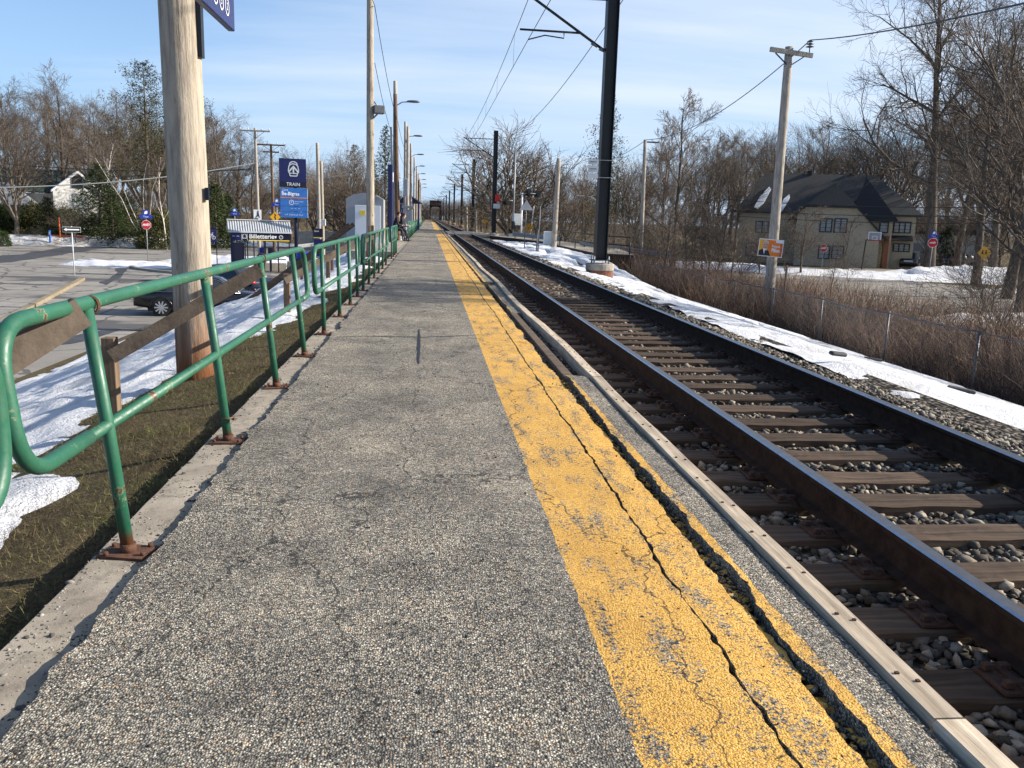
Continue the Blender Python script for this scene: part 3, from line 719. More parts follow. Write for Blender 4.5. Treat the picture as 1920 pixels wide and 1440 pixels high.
# grit on kerb, in cracks, on broken edge
n = 9000; x = np.where(g.uniform(size=n) > .55, -1.10-np.abs(g.normal(0, .05, n)), g.uniform(-1.40, -1.1, n)); y = 1.5+g.uniform(0, 1, n)**1.6*16; s = np.where(g.uniform(size=n) > .96, g.uniform(.007, .016, n), g.uniform(.002, .006, n))
A_ = np.stack([x, y, np.full(n, -.034)], 1)
n2 = 5200; x2 = g.uniform(1.17, 1.48, n2); y2 = 1.5+g.uniform(0, 1, n2)*12; s2 = np.where(x2 < 1.29, g.uniform(.008, .030, n2), g.uniform(.005, .016, n2)); keep = ((x2 < 1.28) | (y2 > 7.7))
B_ = np.stack([x2, y2, np.full(n2, -.075)], 1)[keep]
n4 = 900; y4 = 1.6+g.uniform(0, 1, n4)*6.2; D_ = np.stack([g.uniform(1.195, 1.285, n4), y4, np.full(n4, -.048)+g.uniform(-.02, .012, n4)], 1)
tag(stones('rubble', D_, g.uniform(.008, .026, n4), 'platform_asphalt', 18), kind='stuff', label='crumbled asphalt chunks filling the long gap in the yellow edge', cat='rubble')
n3 = 500; C_ = np.stack([g.uniform(-1.1, 1.4, n3), 1.5+g.uniform(0, 1, n3)**1.5*12, np.full(n3, .004)], 1)
tag(stones('grit', np.concatenate([A_, B_, C_]), np.concatenate([s, s2[keep], g.uniform(.003, .007, n3)]), 'grit', 8), kind='stuff', label='loose grit scattered on the kerb and in the broken edge', cat='grit')

# ------------------------------------------------------------------ snow
def snow(name, x0, x1, y0, y1, thick, dx=.12, dy=.15, zf=tz, mat='snow', tmax=.2):
    X = np.arange(x0, x1+dx, dx); Y = []; yy = y0
    while yy < y1: Y.append(yy); yy += dy*(1 if yy < 22 else 2.2)
    V = []; 
    for yy in Y:
        for xx in X:
            t_ = thick(xx, yy); zz = zf(xx, yy)
            V.append((xx, yy, zz + max(-.12, min(tmax, t_))))
    nX = len(X); V = np.array(V)
    J, I = np.meshgrid(np.arange(len(Y)-1), np.arange(nX-1), indexing='ij')
    Fq = np.stack([J*nX+I, J*nX+I+1, (J+1)*nX+I+1, (J+1)*nX+I], -1).reshape(-1, 4)
    z0 = np.array([zf(a, c) for a, c in V[:, :2]]); up = (V[:, 2]-z0)
    ok = (up[Fq] > -.10).any(1)
    o = np_mesh(name, V, Fq[ok], mat); o.data.polygons.foreach_set('use_smooth', [True]*len(o.data.polygons)); o['kind'] = 'stuff'; return o
def nz(x, y, s=1., k=0): return mn.noise(Vector((x*s, y*s, k)))
def th_right(x, y):
    lo = 4.6 + .42*nz(0, y, .35, 1) + .26*nz(0, y, 1.3, 2) + max(0, (20-y))*.0 + (0.25 if y < 9 else 0)
    hi = 12.0 + .5*nz(0, y, .3, 5)
    if y > 26: hi = 12-(y-26)*.12
    if y > 40: hi = 9.6+.3*nz(0, y, .6, 5)
    d = min(x-lo, hi-x)
    t_ = .25*d if d < 0 else min(.20, .13*d+.03)
    t_ += max(0, min(1, d*.8+.25))*(.10*nz(x, y, .75, 3)+.06*nz(x, y, 2.0, 4))+.016*nz(x, y, 6, 6)
    g_ = nz(x*1.6, y*.45, 1., 17)
    if 5.2 < x < 10 and y > 17 and g_ > .0: t_ -= (g_-.0)*.8*min(1, (y-17)/4)
    return t_
snow('snow_bank', 4.7, 12.8, 2, 66, th_right)['label'] = 'grainy white snow bank between the track and the wire fence'
def th_left(x, y):
    hi = -2.15 + .4*nz(0, y, .3, 8) + .25*nz(0, y, 1.1, 9)
    if 5.3 < y < 12.5: hi -= .75*min(1, (y-5.3)/.8, (12.5-y)/1.5)
    if y > 16: hi += .25
    lo = -8.95 + .3*nz(0, y, .5, 10)
    d = min(hi-x, x-lo)
    return (.35*d if d < 0 else min(.14, .16*d)) + .06*nz(x, y, .8, 11)+.08*nz(x*1.6, y*.7, 2.0, 12)+.035*nz(x, y, 5, 13)
snow('snow_slope', -9.2, -1.6, 2, 70, th_left)['label'] = 'snow covering the slope between railing and parking lot'
flat = lambda x, y: -2.5
def blob(cx_, cy_, rx, ry, h, rot=0, k=0):
    c, s_ = math.cos(rot), math.sin(rot)
    def f(x, y):
        u, v = (x-cx_)*c+(y-cy_)*s_, -(x-cx_)*s_+(y-cy_)*c
        d = 1-math.hypot(u/rx, v/ry)
        return h*min(1, d*2.2)+.35*h*nz(x, y, .7, k)+.2*h*nz(x, y, 2, k+1)
    return f
def bank(cx_, cy_, rx, ry, h, rot=0, mat='snow', k=0, lab=None, name='snow_bank', st=.35):
    o = snow(name, cx_-max(rx, ry)*1.2, cx_+max(rx, ry)*1.2, cy_-max(rx, ry)*1.2, cy_+max(rx, ry)*1.2, blob(cx_, cy_, rx, ry, h, rot, k), st, st, flat, mat, h*1.5)
    if lab: o['label'] = lab
    return o
bank(-55, 97, 24, 7, .75, .1, 'dirty_snow', 20, 'dirty snow bank before the evergreen hedge', st=.5)
bank(-36, 92, 13, 5, .8, .15, 'dirty_snow', 21, 'dirty snow heap right of the blue marker', st=.4)
bank(-30, 104, 16, 6, .5, .1, 'snow', 22, 'snow strip under the evergreen shrubs', st=.5)
bank(-12.3, 64.5, 8, 3.5, .6, -.3, 'snow', 23, 'snow behind the ticket shelter', st=.3)
bank(-20.5, 60.5, 4.5, 2.0, .35, -.15, 'snow', 24, 'snow on the lot island', st=.25)
bank(36, 72, 13, 4, .4, -.55, 'snow', 25, 'snow verge in front of the beige house', st=.4)
bank(52, 68, 15, 7, 1.0, -.35, 'snow', 26, 'snow covered lawn right of the driveway', st=.4)
bank(48, 53, 11, 3.0, .5, -.35, 'dirty_snow', 27, 'grey snow heap at the street corner', st=.3)
bank(33, 35, 14, 2.2, .5, -.1, 'dirty_snow', 28, 'melting snow strip along the near kerb of the street', st=.3)
bank(27, 80, 7, 5, .4, 0, 'snow', 29, 'snow under the small tree by the house', st=.4)
bank(70, 75, 16, 12, 1.1, 0, 'snow', 30, 'deep snow at the right edge lawn', st=.6)
bank(16, 128, 10, 8, .3, 0, 'snow', 31, 'snow by the far road beyond the crossing', st=.6)

# ------------------------------------------------------------------ grass and brush (countless)
def stems(name, P, H, lean, rad, mat, seg=2, seed=0, curl=.3, sides=3):
    g = np.random.default_rng(seed); n = len(P)
    d = np.stack([lean*g.normal(size=n), lean*g.normal(size=n), np.ones(n)], 1); d /= np.linalg.norm(d, axis=1)[:, None]
    pts = [P]
    for k in range(seg):
        pts.append(pts[-1]+d*(H/seg)[:, None])
        d = d+curl*g.normal(size=(n, 3))*np.array([1, 1, .45]); d /= np.linalg.norm(d, axis=1)[:, None]
    pts = np.stack(pts, 1)  # n,seg+1,3
    ring = np.array([(math.cos(2*math.pi*k/sides), math.sin(2*math.pi*k/sides), 0) for k in range(sides)])
    if sides == 2:
        a = g.uniform(0, 2*np.pi, n); ring = np.stack([np.stack([np.cos(a), np.sin(a), 0*a], 1), -np.stack([np.cos(a), np.sin(a), 0*a], 1)], 1)[:, None]
    else: ring = ring[None, None]
    tp = np.linspace(1, .3, seg+1)[None, :, None, None]
    r = rad[:, None, None, None]*tp if hasattr(rad, '__len__') else rad*tp
    V = pts[:, :, None, :]+ring*r
    fs = []
    for k in range(seg):
        for q in range(sides if sides > 2 else 1):
            q2 = (q+1) % sides; fs.append((k*sides+q, k*sides+q2, (k+1)*sides+q2, (k+1)*sides+q))
    fs = np.array(fs); Fq = (fs[None]+(seg+1)*sides*np.arange(n)[:, None, None]).reshape(-1, 4)
    o = np_mesh(name, V.reshape(-1, 3), Fq, mat); o['kind'] = 'stuff'; return o, pts
g = np.random.default_rng(11)
n = 150000
x = g.uniform(-3.9, -1.43, n); y = 1.6+g.uniform(0, 1, n)**1.4*26
keep = np.array([th_left(a, c) < -.005 for a, c in zip(x, y)]) | (g.uniform(size=n) < .02); x = x[keep]; y = y[keep]; n = len(x)
Pg = np.stack([x, y, np.array([tz(a) for a in x])+.05*np.array([nz(a*1.1, c*1.1) for a, c in zip(x, y)])-.01], 1)
o, _ = stems('grass', Pg, g.uniform(.02, .075, n), 1.6, .0017, 'dry_grass', 2, 5, .35, 2); o['label'] = 'matted dead grass along the kerb'; o['category'] = 'grass'
n = 36000
y = 3+g.uniform(0, 1, n)**1.25*60; x = 12.5+np.abs(g.normal(0, 1, n))*2.4+np.where(y > 30, g.uniform(-1.6, .6, n), 0)
cl_ = np.array([mn.noise(Vector((a*.6, c*.6, 44)))+.5*mn.noise(Vector((a*1.7, c*1.7, 45))) for a, c in zip(x, y)])
keep = cl_ > g.uniform(-.75, .25, n); x = x[keep]; y = y[keep]; cl_ = cl_[keep]; n = len(x)
Pb = np.stack([x, y, np.array([tz(a) for a in x])-.05], 1); hb = g.uniform(.8, 1.9, n)*(1.1+.8*cl_)*np.where(y > 34, 1.1, 1); hb = np.clip(hb*np.where((y < 24), 1.0+.35*np.clip((24-y)/8, 0, 1), 1), .35, 2.9)
o, pts = stems('brush', Pb, hb, .45, g.uniform(.005, .013, n), 'brush_twig', 5, 6, .42); o['label'] = 'dense tangled brown brush behind the wire fence'; o['category'] = 'brush'
# side twigs for the brush
idx = g.integers(0, n, 42000); kk = g.integers(1, 4, 42000); Ps = pts[idx, kk]
o, _ = stems('brush_twigs', Ps, g.uniform(.2, .6, 42000), 1.2, g.uniform(.003, .006, 42000), 'brush_twig', 2, 7, .4); o['label'] = 'fine side twigs of the brush behind the wire fence'; o['category'] = 'brush'
# reddish dry weeds on the right flats
n = 9000
x = g.uniform(14, 27, n); y = 8+g.uniform(0, 1, n)*50
Pw = np.stack([x, y, np.full(n, -2.52)], 1)
o, _ = stems('weeds', Pw, g.uniform(.4, 1.3, n), .25, .008, 'brush_twig', 3, 9, .25); o['label'] = 'thin dry weeds on the flat ground before the street'; o['category'] = 'weeds'
n = 5000
y = 18+g.uniform(0, 1, n)*30; x = g.uniform(5.0, 10, n)
keep = np.array([th_right(a, c) < .02 for a, c in zip(x, y)]) & (x > 5.4); x = x[keep]; y = y[keep]
o, _ = stems('straw', np.stack([x, y, np.array([tz(a) for a in x])], 1), g.uniform(.08, .22, len(x)), .6, .005, 'dry_grass', 2, 12, .4, 2); o['label'] = 'dry straw poking through snow by the mast'; o['category'] = 'grass'

# ------------------------------------------------------------------ poles along the platform
def pole(name, label, cat, base, h, r0, r1, mat='pole_wood', lean=(0, 0), group=None, wob=0.):
    t = thing(name, label, cat, base, 0, group)
    pts = []; rr = []
    for k in range(13):
        f = k/12
        pts.append((lean[0]*f+wob*math.sin(f*5+1), lean[1]*f+wob*math.cos(f*4), -.6+(h+.6)*f)); rr.append(r0+(r1-r0)*f)
    MB().tube(pts, rr, mat, 20).build('shaft', t)
    return t
t = pole('utility_pole', 'big weathered wooden pole rising from the grass right behind the nearest railing', 'pole', (-2.36, 8.85, -.28), 9.5, .195, .165, 'pole_wood', (-.05, 0), wob=.012)
MB().box((.18, -.02, 3.46), (.035, .10, .68), 'black_steel').build('mounting_bar', t)
MB().box((.20, -.07, 1.85), (.03, .05, .12), 'navy_dark').build('clip', t)
# station sign on that pole
t = thing('station_sign', 'dark blue station sign overhead on the big pole, seen from below', 'sign', (-1.47, 6.85, 2.715))
b = MB().box((0, -1.3, .45), (.05, 2.6, .9), 'navy', bev=.008); b.build('panel', t)
fr = Matrix(((0, -1, 0), (1, 0, 0), (0, 0, 1)))   # local -y faces +x
b = MB()
for i, u in enumerate((-.24, -.41, -.58)):
    b.add(*(lambda c: ([fr @ Vector((u+r_*math.cos(a), -.028, .12+r_*math.sin(a))) for a in [k*math.pi/10 for k in range(20)] for r_ in (.05, .06)], [(2*k, 2*k+1, (2*k+3) % 40, (2*k+2) % 40) for k in range(20)]))(0), mat='sign_white')
b.text('2', .07, (-.24, .12), 'sign_white', -.029, frame=fr); b.text('3', .07, (-.41, .12), 'sign_white', -.029, frame=fr); b.text('i', .07, (-.58, .12), 'sign_white', -.029, frame=fr)
b.build('lettering', t)
MB().tube([(-.62, -.2, .7), (-.0, -.2, .7)], .02, 'black_steel').build('bracket', t)

def lamp_pole(i, Y, label, mat='pole_wood_plain', X=-2.28, lamp=True):
    t = pole('lamp_pole', label, 'lamp pole', (X, Y, -.3), 10.2, .165, .12, mat, (.0, 0), 'wooden lamp poles along the platform')
    if lamp:
        z = 8.95
        MB().tube([(.1, 0, z-.25), (.45, 0, z-.03), (.85, 0, z)], .035, 'galv', 8).build('lamp_arm', t)
        b = MB(); vs = []; fs = []
        for k, (x, w, h) in enumerate(((.75, .07, .05), (.9, .15, .085), (1.2, .19, .10), (1.45, .17, .085), (1.58, .08, .04))):
            for a in range(10):
                q = 2*math.pi*a/10; vs.append((x, w*math.cos(q), z+.02+h*math.sin(q)*(1 if math.sin(q) > 0 else .7)))
        for k in range(4):
            for a in range(10): fs.append((k*10+a, k*10+(a+1) % 10, (k+1)*10+(a+1) % 10, (k+1)*10+a))
        fs += [list(range(10))[::-1], list(range(40, 50))]
        b.add(vs, fs, 'dark_galv', True).build('lamp_head', t)
    return t
t = lamp_pole(0, 34, 'pale wooden pole with a loudspeaker, second along the platform', 'pole_wood', -2.27, False)
b = MB(); b.box((.32, -.05, 5.62), (.42, .34, .3), 'dark_galv', rz=.3, bev=.03); b.tube([(.1, 0, 5.95), (.3, 0, 5.75)], .03, 'galv'); b.tube([(.1, 0, 5.3), (.3, 0, 5.5)], .03, 'galv'); b.build('loudspeaker', t)
nm = ['third', 'fourth', 'fifth', 'sixth', 'seventh', 'eighth', 'ninth', 'tenth']
for i, Y in enumerate((58, 82, 106, 130, 153, 177, 201, 225)):
    lamp_pole(i+1, Y, 'wooden pole with grey street lamp over the platform, %s pole from the viewer' % nm[i])
t = pole('utility_pole', 'dark brown pole with conduit beside the nearest lamp', 'pole', (-1.98, 56.5, -.3), 9.2, .17, .12, 'pole_wood_brown', (-.25, 0))
MB().tube([(-.32, 0, -.2), (-.5, 0, 7.2)], .06, 'metal_grey_paint').build('conduit', t)
MB().box((.45, 0, 3.5), (.3, .3, 1.1), 'metal_grey_paint', bev=.03).build('transformer', t)
for i, (X, Y, lb) in enumerate(((-1.75, 70, 'white pole holding the grey electric box'), (-1.95, 92, 'slim pale pole before the blue shelter'), (-1.75, 118, 'pale pole behind the blue shelter'), (-1.7, 140, 'brown pole far along the platform railing'))):
    pole('utility_pole', lb, 'pole', (X, Y, -.3), 8.6-.4*i, .15, .11, ('pole_wood_plain', 'pole_wood_plain', 'pole_wood', 'pole_wood_brown')[i])
t = thing('electric_box', 'grey electric meter box on white legs beside the far railing', 'electric box', (-1.7, 69.4, 0))
MB().box((0, 0, 1.45), (.78, .45, .95), 'metal_grey_paint', bev=.02).build('cabinet', t); MB().box((.0, -.05, 2.1), (.95, .5, .22), 'metal_grey_dark', bev=.02).build('hood', t)
MB().box((.1, -.235, 1.5), (.32, .02, .7), 'metal_grey_dark').build('door', t)
for dx in (-.1, .32): MB().tube([(dx, 0, -.1), (dx, 0, 1)], .05, 'sign_white').build('leg', t)

def wire(name, label, pts, sag, r, n=14, mat='wire'):
    b = MB()
    for (a, c) in zip(pts[:-1], pts[1:]):
        a, c = Vector(a), Vector(c); s_ = sag if not hasattr(sag, '__len__') else sag[0]
        b.tube([a.lerp(c, k/n)-Vector((0, 0, 4*s_*(k/n)*(1-k/n))) for k in range(n+1)], r, mat, 5, smooth=False)
    return tag(b.build(name), label, 'wire', 'cables')
wire('cable', 'thin cable slung between the platform lamp poles, upper one', [(-2.15, 8.85, 9.1), (-2.1, 34, 9.0), (-2.1, 58, 7.4), (-2.1, 82, 7.3), (-2.1, 106, 7.2), (-2.1, 130, 7.2)], .5, .014)
wire('cable', 'thin cable slung between the platform lamp poles, lower one', [(-2.1, 34, 7.0), (-2.1, 58, 6.0), (-2.1, 82, 6.2), (-2.1, 106, 6.2)], .6, .012)

# blue pillar, shed, far shelter
t = thing('sign_pillar', 'tall navy blue information pillar at the platform edge', 'sign pillar', (-2.12, 48, 0))
MB().box((0, 0, 2.05), (.24, 1.0, 4.1), 'navy', bev=.03).build('column', t)
MB().box((.135, 0, 3.45), (.02, .7, .5), 'sign_white').build('panel', t); MB().box((0, 0, -.04), (.34, 1.1, .12), 'rust').build('base', t)
t = thing('equipment_shed', 'pale grey metal equipment shed with a yellow sticker', 'shed', (-3.3, 46, -.9))
MB().prism([(-.95, 0), (.95, 0), (.95, 3.1), (.55, 3.32), (0, 3.42), (-.55, 3.32), (-.95, 3.1)], -.8, .8, 'metal_grey_paint').build('body', t)
b = MB().box((.15, -.82, 1.75), (1.3, .03, 2.05), 'sign_white', bev=.01); b.build('door', t)
MB().box((-.12, -.845, 2.4), (.28, .012, .24), 'lemon').build('sticker', t)
for k in range(5): MB().box((.2+.13*k, -.81, 3.13), (.04, .02, .12), 'metal_grey_dark').build('vent', t)
pole('utility_pole', 'slanting grey pipe post behind the shed', 'pole', (-2.6, 47.2, -.8), 3.7, .07, .06, 'galv', (-.75, .3))
b = MB()
for k, (dx, z) in enumerate(((0, 0), (.06, .45), (.1, .9))): b.box((-2.55+dx*2, 47, .65-z*.9+.6), (.16, .1, .55), 'sign_yellow')
tag(b.build('hazard_marker'), 'yellow hazard marker behind the blue pillar', 'marker')
t = thing('waiting_shelter', 'blue waiting shelter with gabled roof far along the platform', 'shelter', (-2.25, 95, 0))
b = MB(); b.prism([(-1.55, 2.75), (0, 3.75), (1.55, 2.75), (1.55, 2.65), (0, 3.6), (-1.55, 2.65)], -2.2, 2.2, 'metal_grey_dark'); b.build('roof', t)
MB().box((-.8, -2.0, 1.3), (.9, .12, 2.6), 'navy').build('wall', t); MB().box((-1.2, 0, 1.3), (.1, 4, 2.6), 'navy').build('wall', t); MB().prism([(-1.4, 2.7), (0, 3.6), (1.4, 2.7)], -1.98, -1.9, 'navy').build('gable', t)
for dy in (-2, 0, 2): MB().box((1.1, dy, 1.33), (.1, .1, 2.7), 'royal').build('post', t)
MB().text('i', .5, (-.7, 1.9), 'sign_white', -2.065).build('lettering', t)

# ------------------------------------------------------------------ people (perched side by side on a bench)
t = thing('bench', 'low grey bench under the two waiting people', 'bench', (-1.95, 50, 0))
MB().box((0, 0, .60), (.36, 2.6, .05), 'grey_board').build('seat', t)
for dy in (-1.1, 1.1): MB().box((0, dy, .28), (.3, .08, .6), 'black_steel').build('leg', t)
def person(loc, label, hair, lean, read, sc_=1.):
    t = thing('person', label, 'person', loc, 0)
    J = []; E = []; Rr = []
    def j(p, r, par=None):
        J.append(p); Rr.append(r if hasattr(r, '__len__') else (r, r))
        if par is not None: E.append((par, len(J)-1))
        return len(J)-1
    pv = j((-.02, 0, .72), (.15, .17)); ab = j((.06+lean*.3, 0, .92), (.13, .155), pv); ch = j((.13+lean*.8, 0, 1.13), (.125, .18), ab); ub = j((.17+lean, 0, 1.26), (.10, .15), ch)
    nk = j((.22+lean*1.1, 0, 1.345), .055, ub); hd0 = j((.265+lean*1.2, 0, 1.44), (.085, .075), nk); hd1 = j((.275+lean*1.2, 0, 1.53), (.095, .078), hd0); j((.26+lean*1.2, 0, 1.60), (.06, .055), hd1)
    ns = j((.362+lean*1.2, 0, 1.455), .018, hd0)
    hands = []
    for s in (-1, 1):
        hp = j((.02, s*.1, .71), .095, pv); kn = j((.44, s*.13+(.05 if s > 0 else 0), .66 if s < 0 else .60), .068, hp); an = j((.50+(.10 if s > 0 else -.02), s*.12, .14), .045, kn); he = j((.50+(.10 if s > 0 else -.02), s*.12, .07), .045, an); j((.68+(.10 if s > 0 else -.02), s*.14, .045), (.035, .045), he)
        sh = j((.16+lean*.9, s*.2, 1.22), .07, ub); el = j((.20+lean*.6, s*.27, .95), .052, sh); wr = j((.42+lean*.3, s*.12, .88), .035, el); pa = j((.49+lean*.3, s*.085, .885), (.04, .022), wr); hands.append((pa, s))
    me = bpy.data.meshes.new('person'); me.from_pydata(J, E, []); me.update()
    o = bpy.data.objects.new('body', me); COL.objects.link(o)
    md = o.modifiers.new('s', 'SKIN'); sv = me.skin_vertices[0].data
    for k, r in enumerate(Rr): sv[k].radius = r
    sv[0].use_root = True
    ms = o.modifiers.new('u', 'SUBSURF'); ms.levels = 1; ms.render_levels = 1
    dg = bpy.context.evaluated_depsgraph_get(); m2 = bpy.data.meshes.new_from_object(o.evaluated_get(dg))
    bpy.data.objects.remove(o)
    for mn_ in ('skin', 'jacket_black', 'trousers_dark', 'black_gloss'): m2.materials.append(M[mn_])
    for p in m2.polygons:
        c = p.center; p.use_smooth = True
        if c.z > 1.345: p.material_index = 0
        elif c.z < .12: p.material_index = 3
        elif c.z < .80 and (c.x > .0 or c.z < .74): p.material_index = 2
        else: p.material_index = 1
        if c.x > .455+lean*.3 and .8 < c.z < .95: p.material_index = 0
    o = bpy.data.objects.new('body', m2); COL.objects.link(o); o.parent = t
    # fingers and thumb on each hand, part of clothing-free skin
    b = MB()
    for pa, s in hands:
        p = Vector(J[pa])
        for f in range(4):
            y = p.y+s*(.027-.018*f); l = (.06, .072, .068, .05)[f]
            b.tube([(p.x+.02, y, p.z+.004), (p.x+.02+l*.6, y, p.z-.004), (p.x+.02+l, y-.0, p.z-.024)], [.0095, .0085, .006], 'skin', 6)
        b.tube([(p.x-.01, p.y-s*.025, p.z+.01), (p.x+.03, p.y-s*.05, p.z+.02), (p.x+.055, p.y-s*.05, p.z+.015)], [.011, .0095, .007], 'skin', 6)
    b.build('fingers', t)
    h = MB(); hx = .262+lean*1.2
    vs = []; fs = []
    for i in range(8):
        th = math.pi*.62*i/7
        for k in range(14):
            a = 2*math.pi*k/14; fr_ = max(0, math.cos(a))
            rr = .112*(1-.1*fr_); dz = .118*math.cos(th) + (.055*fr_*math.sin(th))
            vs.append((hx-.018+rr*math.sin(th)*math.cos(a)*1.02, .098*math.sin(th)*math.sin(a), 1.515+dz))
    for i in range(7):
        for k in range(14): fs.append((i*14+k, (i+1)*14+k, (i+1)*14+(k+1) % 14, i*14+(k+1) % 14))
    h.add(vs, fs, hair, True); h.build('hair', t)
    f = MB()
    for s in (-1, 1): f.sphere((hx+.093, s*.032, 1.492), .012, 'black_gloss', 6, 4); f.sphere((hx+.0, s*.085, 1.475), .022, 'skin', 6, 5, (.8, .4, 1.3))
    f.sphere((hx+.093, 0, 1.405), .014, 'tail_red', 6, 4, (.4, 1.4, .4)); f.build('face', t)
    return t
person((-1.96, 49.3, 0), 'seated person in black jacket leaning forward, dark hair', 'hair_dark', .0, True)
person((-1.78, 50.7, -.06), 'seated person with auburn hair reading a white paper', 'hair_auburn', .07, True)
tag(MB().box((-1.2, 50.7, .88), (.28, .42, .01), 'paper', mtx=Matrix.Rotation(R(18), 3, 'Y')).build('newspaper'), 'white newspaper held by the auburn haired person', 'newspaper')

# ------------------------------------------------------------------ catenary masts and wires
def mast(X, Y, label, near=False, zb=-.3):
    t = thing('catenary_mast', label, 'mast', (X, Y, 0), 0, 'black catenary masts beside the track')
    b = MB(); w = .185; hh = 8.75
    for sx in (-1, 1): b.box((sx*(w-.012), 0, hh/2+.2), (.024, .42, hh), 'black_steel')
    b.box((0, 0, hh/2+.2), (2*w-.05, .03, hh), 'black_steel'); b.build('column', t)
    f = MB(); f.tube([(0, 0, -1.2), (0, 0, -.14)], .45, 'brick_red_base', 24, smooth=False); f.tube([(0, 0, -.14), (0, 0, .06), (0, 0, .08)], [.47, .47, .44], 'concrete', 24, smooth=False); f.build('foundation', t)
    p = MB().box((0, 0, .19), (.62, .62, .03), 'black_steel')
    for sx in (-.24, .24):
        for sy in (-.24, .24): p.tube([(sx, sy, .08), (sx, sy, .32)], .022, 'galv', 6)
    p.build('base_plate', t)
    a = MB()
    xt = 2.98-X
    a.tube([(-.2, 0, 8.22), (xt+.12, 0, 8.22)], .032, 'black_steel')
    a.build('top_tube', t)
    a = MB().tube([(-.2, 0, 6.72), (xt-.1, 0, 8.3)], .042, 'black_steel'); a.tube([(-.2, 0, 6.72), (-.36, 0, 6.78)], .06, 'dark_galv'); a.tube([(-.42, 0, 6.83), (-.62, 0, 6.93)], .05, 'dark_galv'); a.build('bracket_tube', t)
    a = MB().tube([(-.95, 0, 7.2), (xt-.25, 0, 7.22)], .033, 'black_steel'); a.build('registration_tube', t)
    a = MB().tube([(-1.5, 0, 7.2), (-1.5, 0, 7.02), (-2.1, 0, 7.08), (xt+.02, 0, 6.93)], .02, 'black_steel', 6); a.build('steady_arm', t)
    if near:
        b = MB(); b.box((-.42, -.24, 3.3), (.34, .02, .16), 'sign_grey'); b.box((-.42, -.24, 3.08), (.34, .02, .22), 'sign_grey'); b.box((-.42, -.24, 2.86), (.34, .02, .14), 'sign_grey')
        b.box((-.42, -.252, 3.3), (.22, .006, .04), 'metal_grey_dark'); b.box((-.42, -.252, 3.08), (.22, .006, .04), 'metal_grey_dark'); b.build('plate', t)
        b = MB()
        for z in (3.36, 2.82): b.box((0, 0, z), (.44, .46, .02), 'galv')
        b.build('strap', t)
    return t
mY = [28, 77, 115, 155, 203, 252, 300, 350, 398]
nm = ['nearest black catenary mast on a round concrete base, arm cut by the frame top', 'second black catenary mast, by the crossing signals', 'third black catenary mast, just beyond the path', 'fourth black catenary mast from the viewer', 'fifth black catenary mast from the viewer', 'sixth black catenary mast from the viewer', 'seventh black catenary mast from the viewer', 'eighth black catenary mast from the viewer', 'farthest black catenary mast before the bridge']
m0 = mast(5.62, 28, nm[0], True)
m1 = mast(5.7, 77, nm[1])
for k in range(2, 9): dup(m1, (5.7, mY[k], 0), label=nm[k])
b = MB().box((5.95, 76.7, 3.2), (.42, .03, .6), 'sign_red'); b.box((5.9, 76.68, 2.5), (.6, .03, .4), 'sign_grey'); tag(b.build('notice_board'), 'red and white notices fixed on the second catenary mast', 'notice')
t = thing('catenary', 'overhead contact line with droppers above the track', 'overhead wire', (3.0, 0, 0))
Ys = [-22]+mY
b1 = MB(); b2 = MB(); b3 = MB()
for a, c in zip(Ys[:-1], Ys[1:]):
    n = 16
    b1.tube([(.02, a+(c-a)*k/n, 8.26-4*.55*(k/n)*(1-k/n)) for k in range(n+1)], .012, 'wire', 5)
    b2.tube([(.0, a, 6.93), (.0, (a+c)/2, 6.88), (.0, c, 6.93)], .011, 'wire', 5)
    for q in (.1, .26, .42, .58, .74, .9):
        b3.tube([(.02, a+(c-a)*q, 8.26-4*.55*q*(1-q)), (0, a+(c-a)*q, 6.9)], .006, 'wire', 4)
b1.build('messenger', t); b2.build('contact_wire', t); b3.build('droppers', t)['kind'] = 'stuff'
wire('cable', 'sagging feeder cable along the right side of the catenary masts', [(6.0, -22, 8.4)]+[(6.0, q, 8.35) for q in mY], 1.15, .014, 18)

# ------------------------------------------------------------------ left lot furniture
def face_cam(p): return math.atan2(p.x, p.y)*-1
def signpost(base, h, r=.03, mat='galv', n=8): return MB().tube([(0, 0, -.3), (0, 0, h)], r, mat, n)
def octa(r): return [(r*math.cos(math.pi/8+k*math.pi/4), r*math.sin(math.pi/8+k*math.pi/4)) for k in range(8)]
def stop_sign(p, h, label, rz, street=True, word='ARRÊT', r=.33, tw=None):
    t = thing('stop_sign', label, 'stop sign', p, rz)
    signpost(p, h+.9 if street else h+.35).build('post', t)
    b = MB().prism([(x, z+h) for x, z in octa(r)], -.045, -.03, 'sign_white'); b.build('border', t)
    b = MB().prism([(x, z+h) for x, z in octa(r*.94)], -.052, -.046, 'sign_red'); b.build('panel', t)
    MB().text(word, .2, (0, h), 'sign_white', -.056, bold=.006, xs=.82).build('lettering', t)
    if street:
        MB().box((0, -.04, h+.56), (.82, .03, .24), 'royal', bev=.005).build('street_name', t)
        b = MB().text('Tour', .17, (0, h+.56), 'sign_white', -.06); b.build('lettering', t)
        m_ = MB().box((.0, -.04, h+.86), (.36, .03, .34), 'royal', bev=.01); m_.build('emblem_plate', t)
        MB().prism([(-.12, h+.75), (.06, h+.75), (.12, h+.82), (.10, h+.97), (-.05, h+.94)], -.062, -.057, 'sign_white').build('emblem', t)
    return t
p = on(278, 495, -2.48); stop_sign(p, 2.72, 'red ARRÊT sign under a blue street name, at the lot island', -face_cam(p)*-1)
p = on(140, 517, -2.48)
t = thing('one_way_sign', 'black one-way sign with a white arrow pointing left, on thin post', 'sign', p, face_cam(p))
signpost(p, 2.75, .03, 'sign_grey').build('post', t)
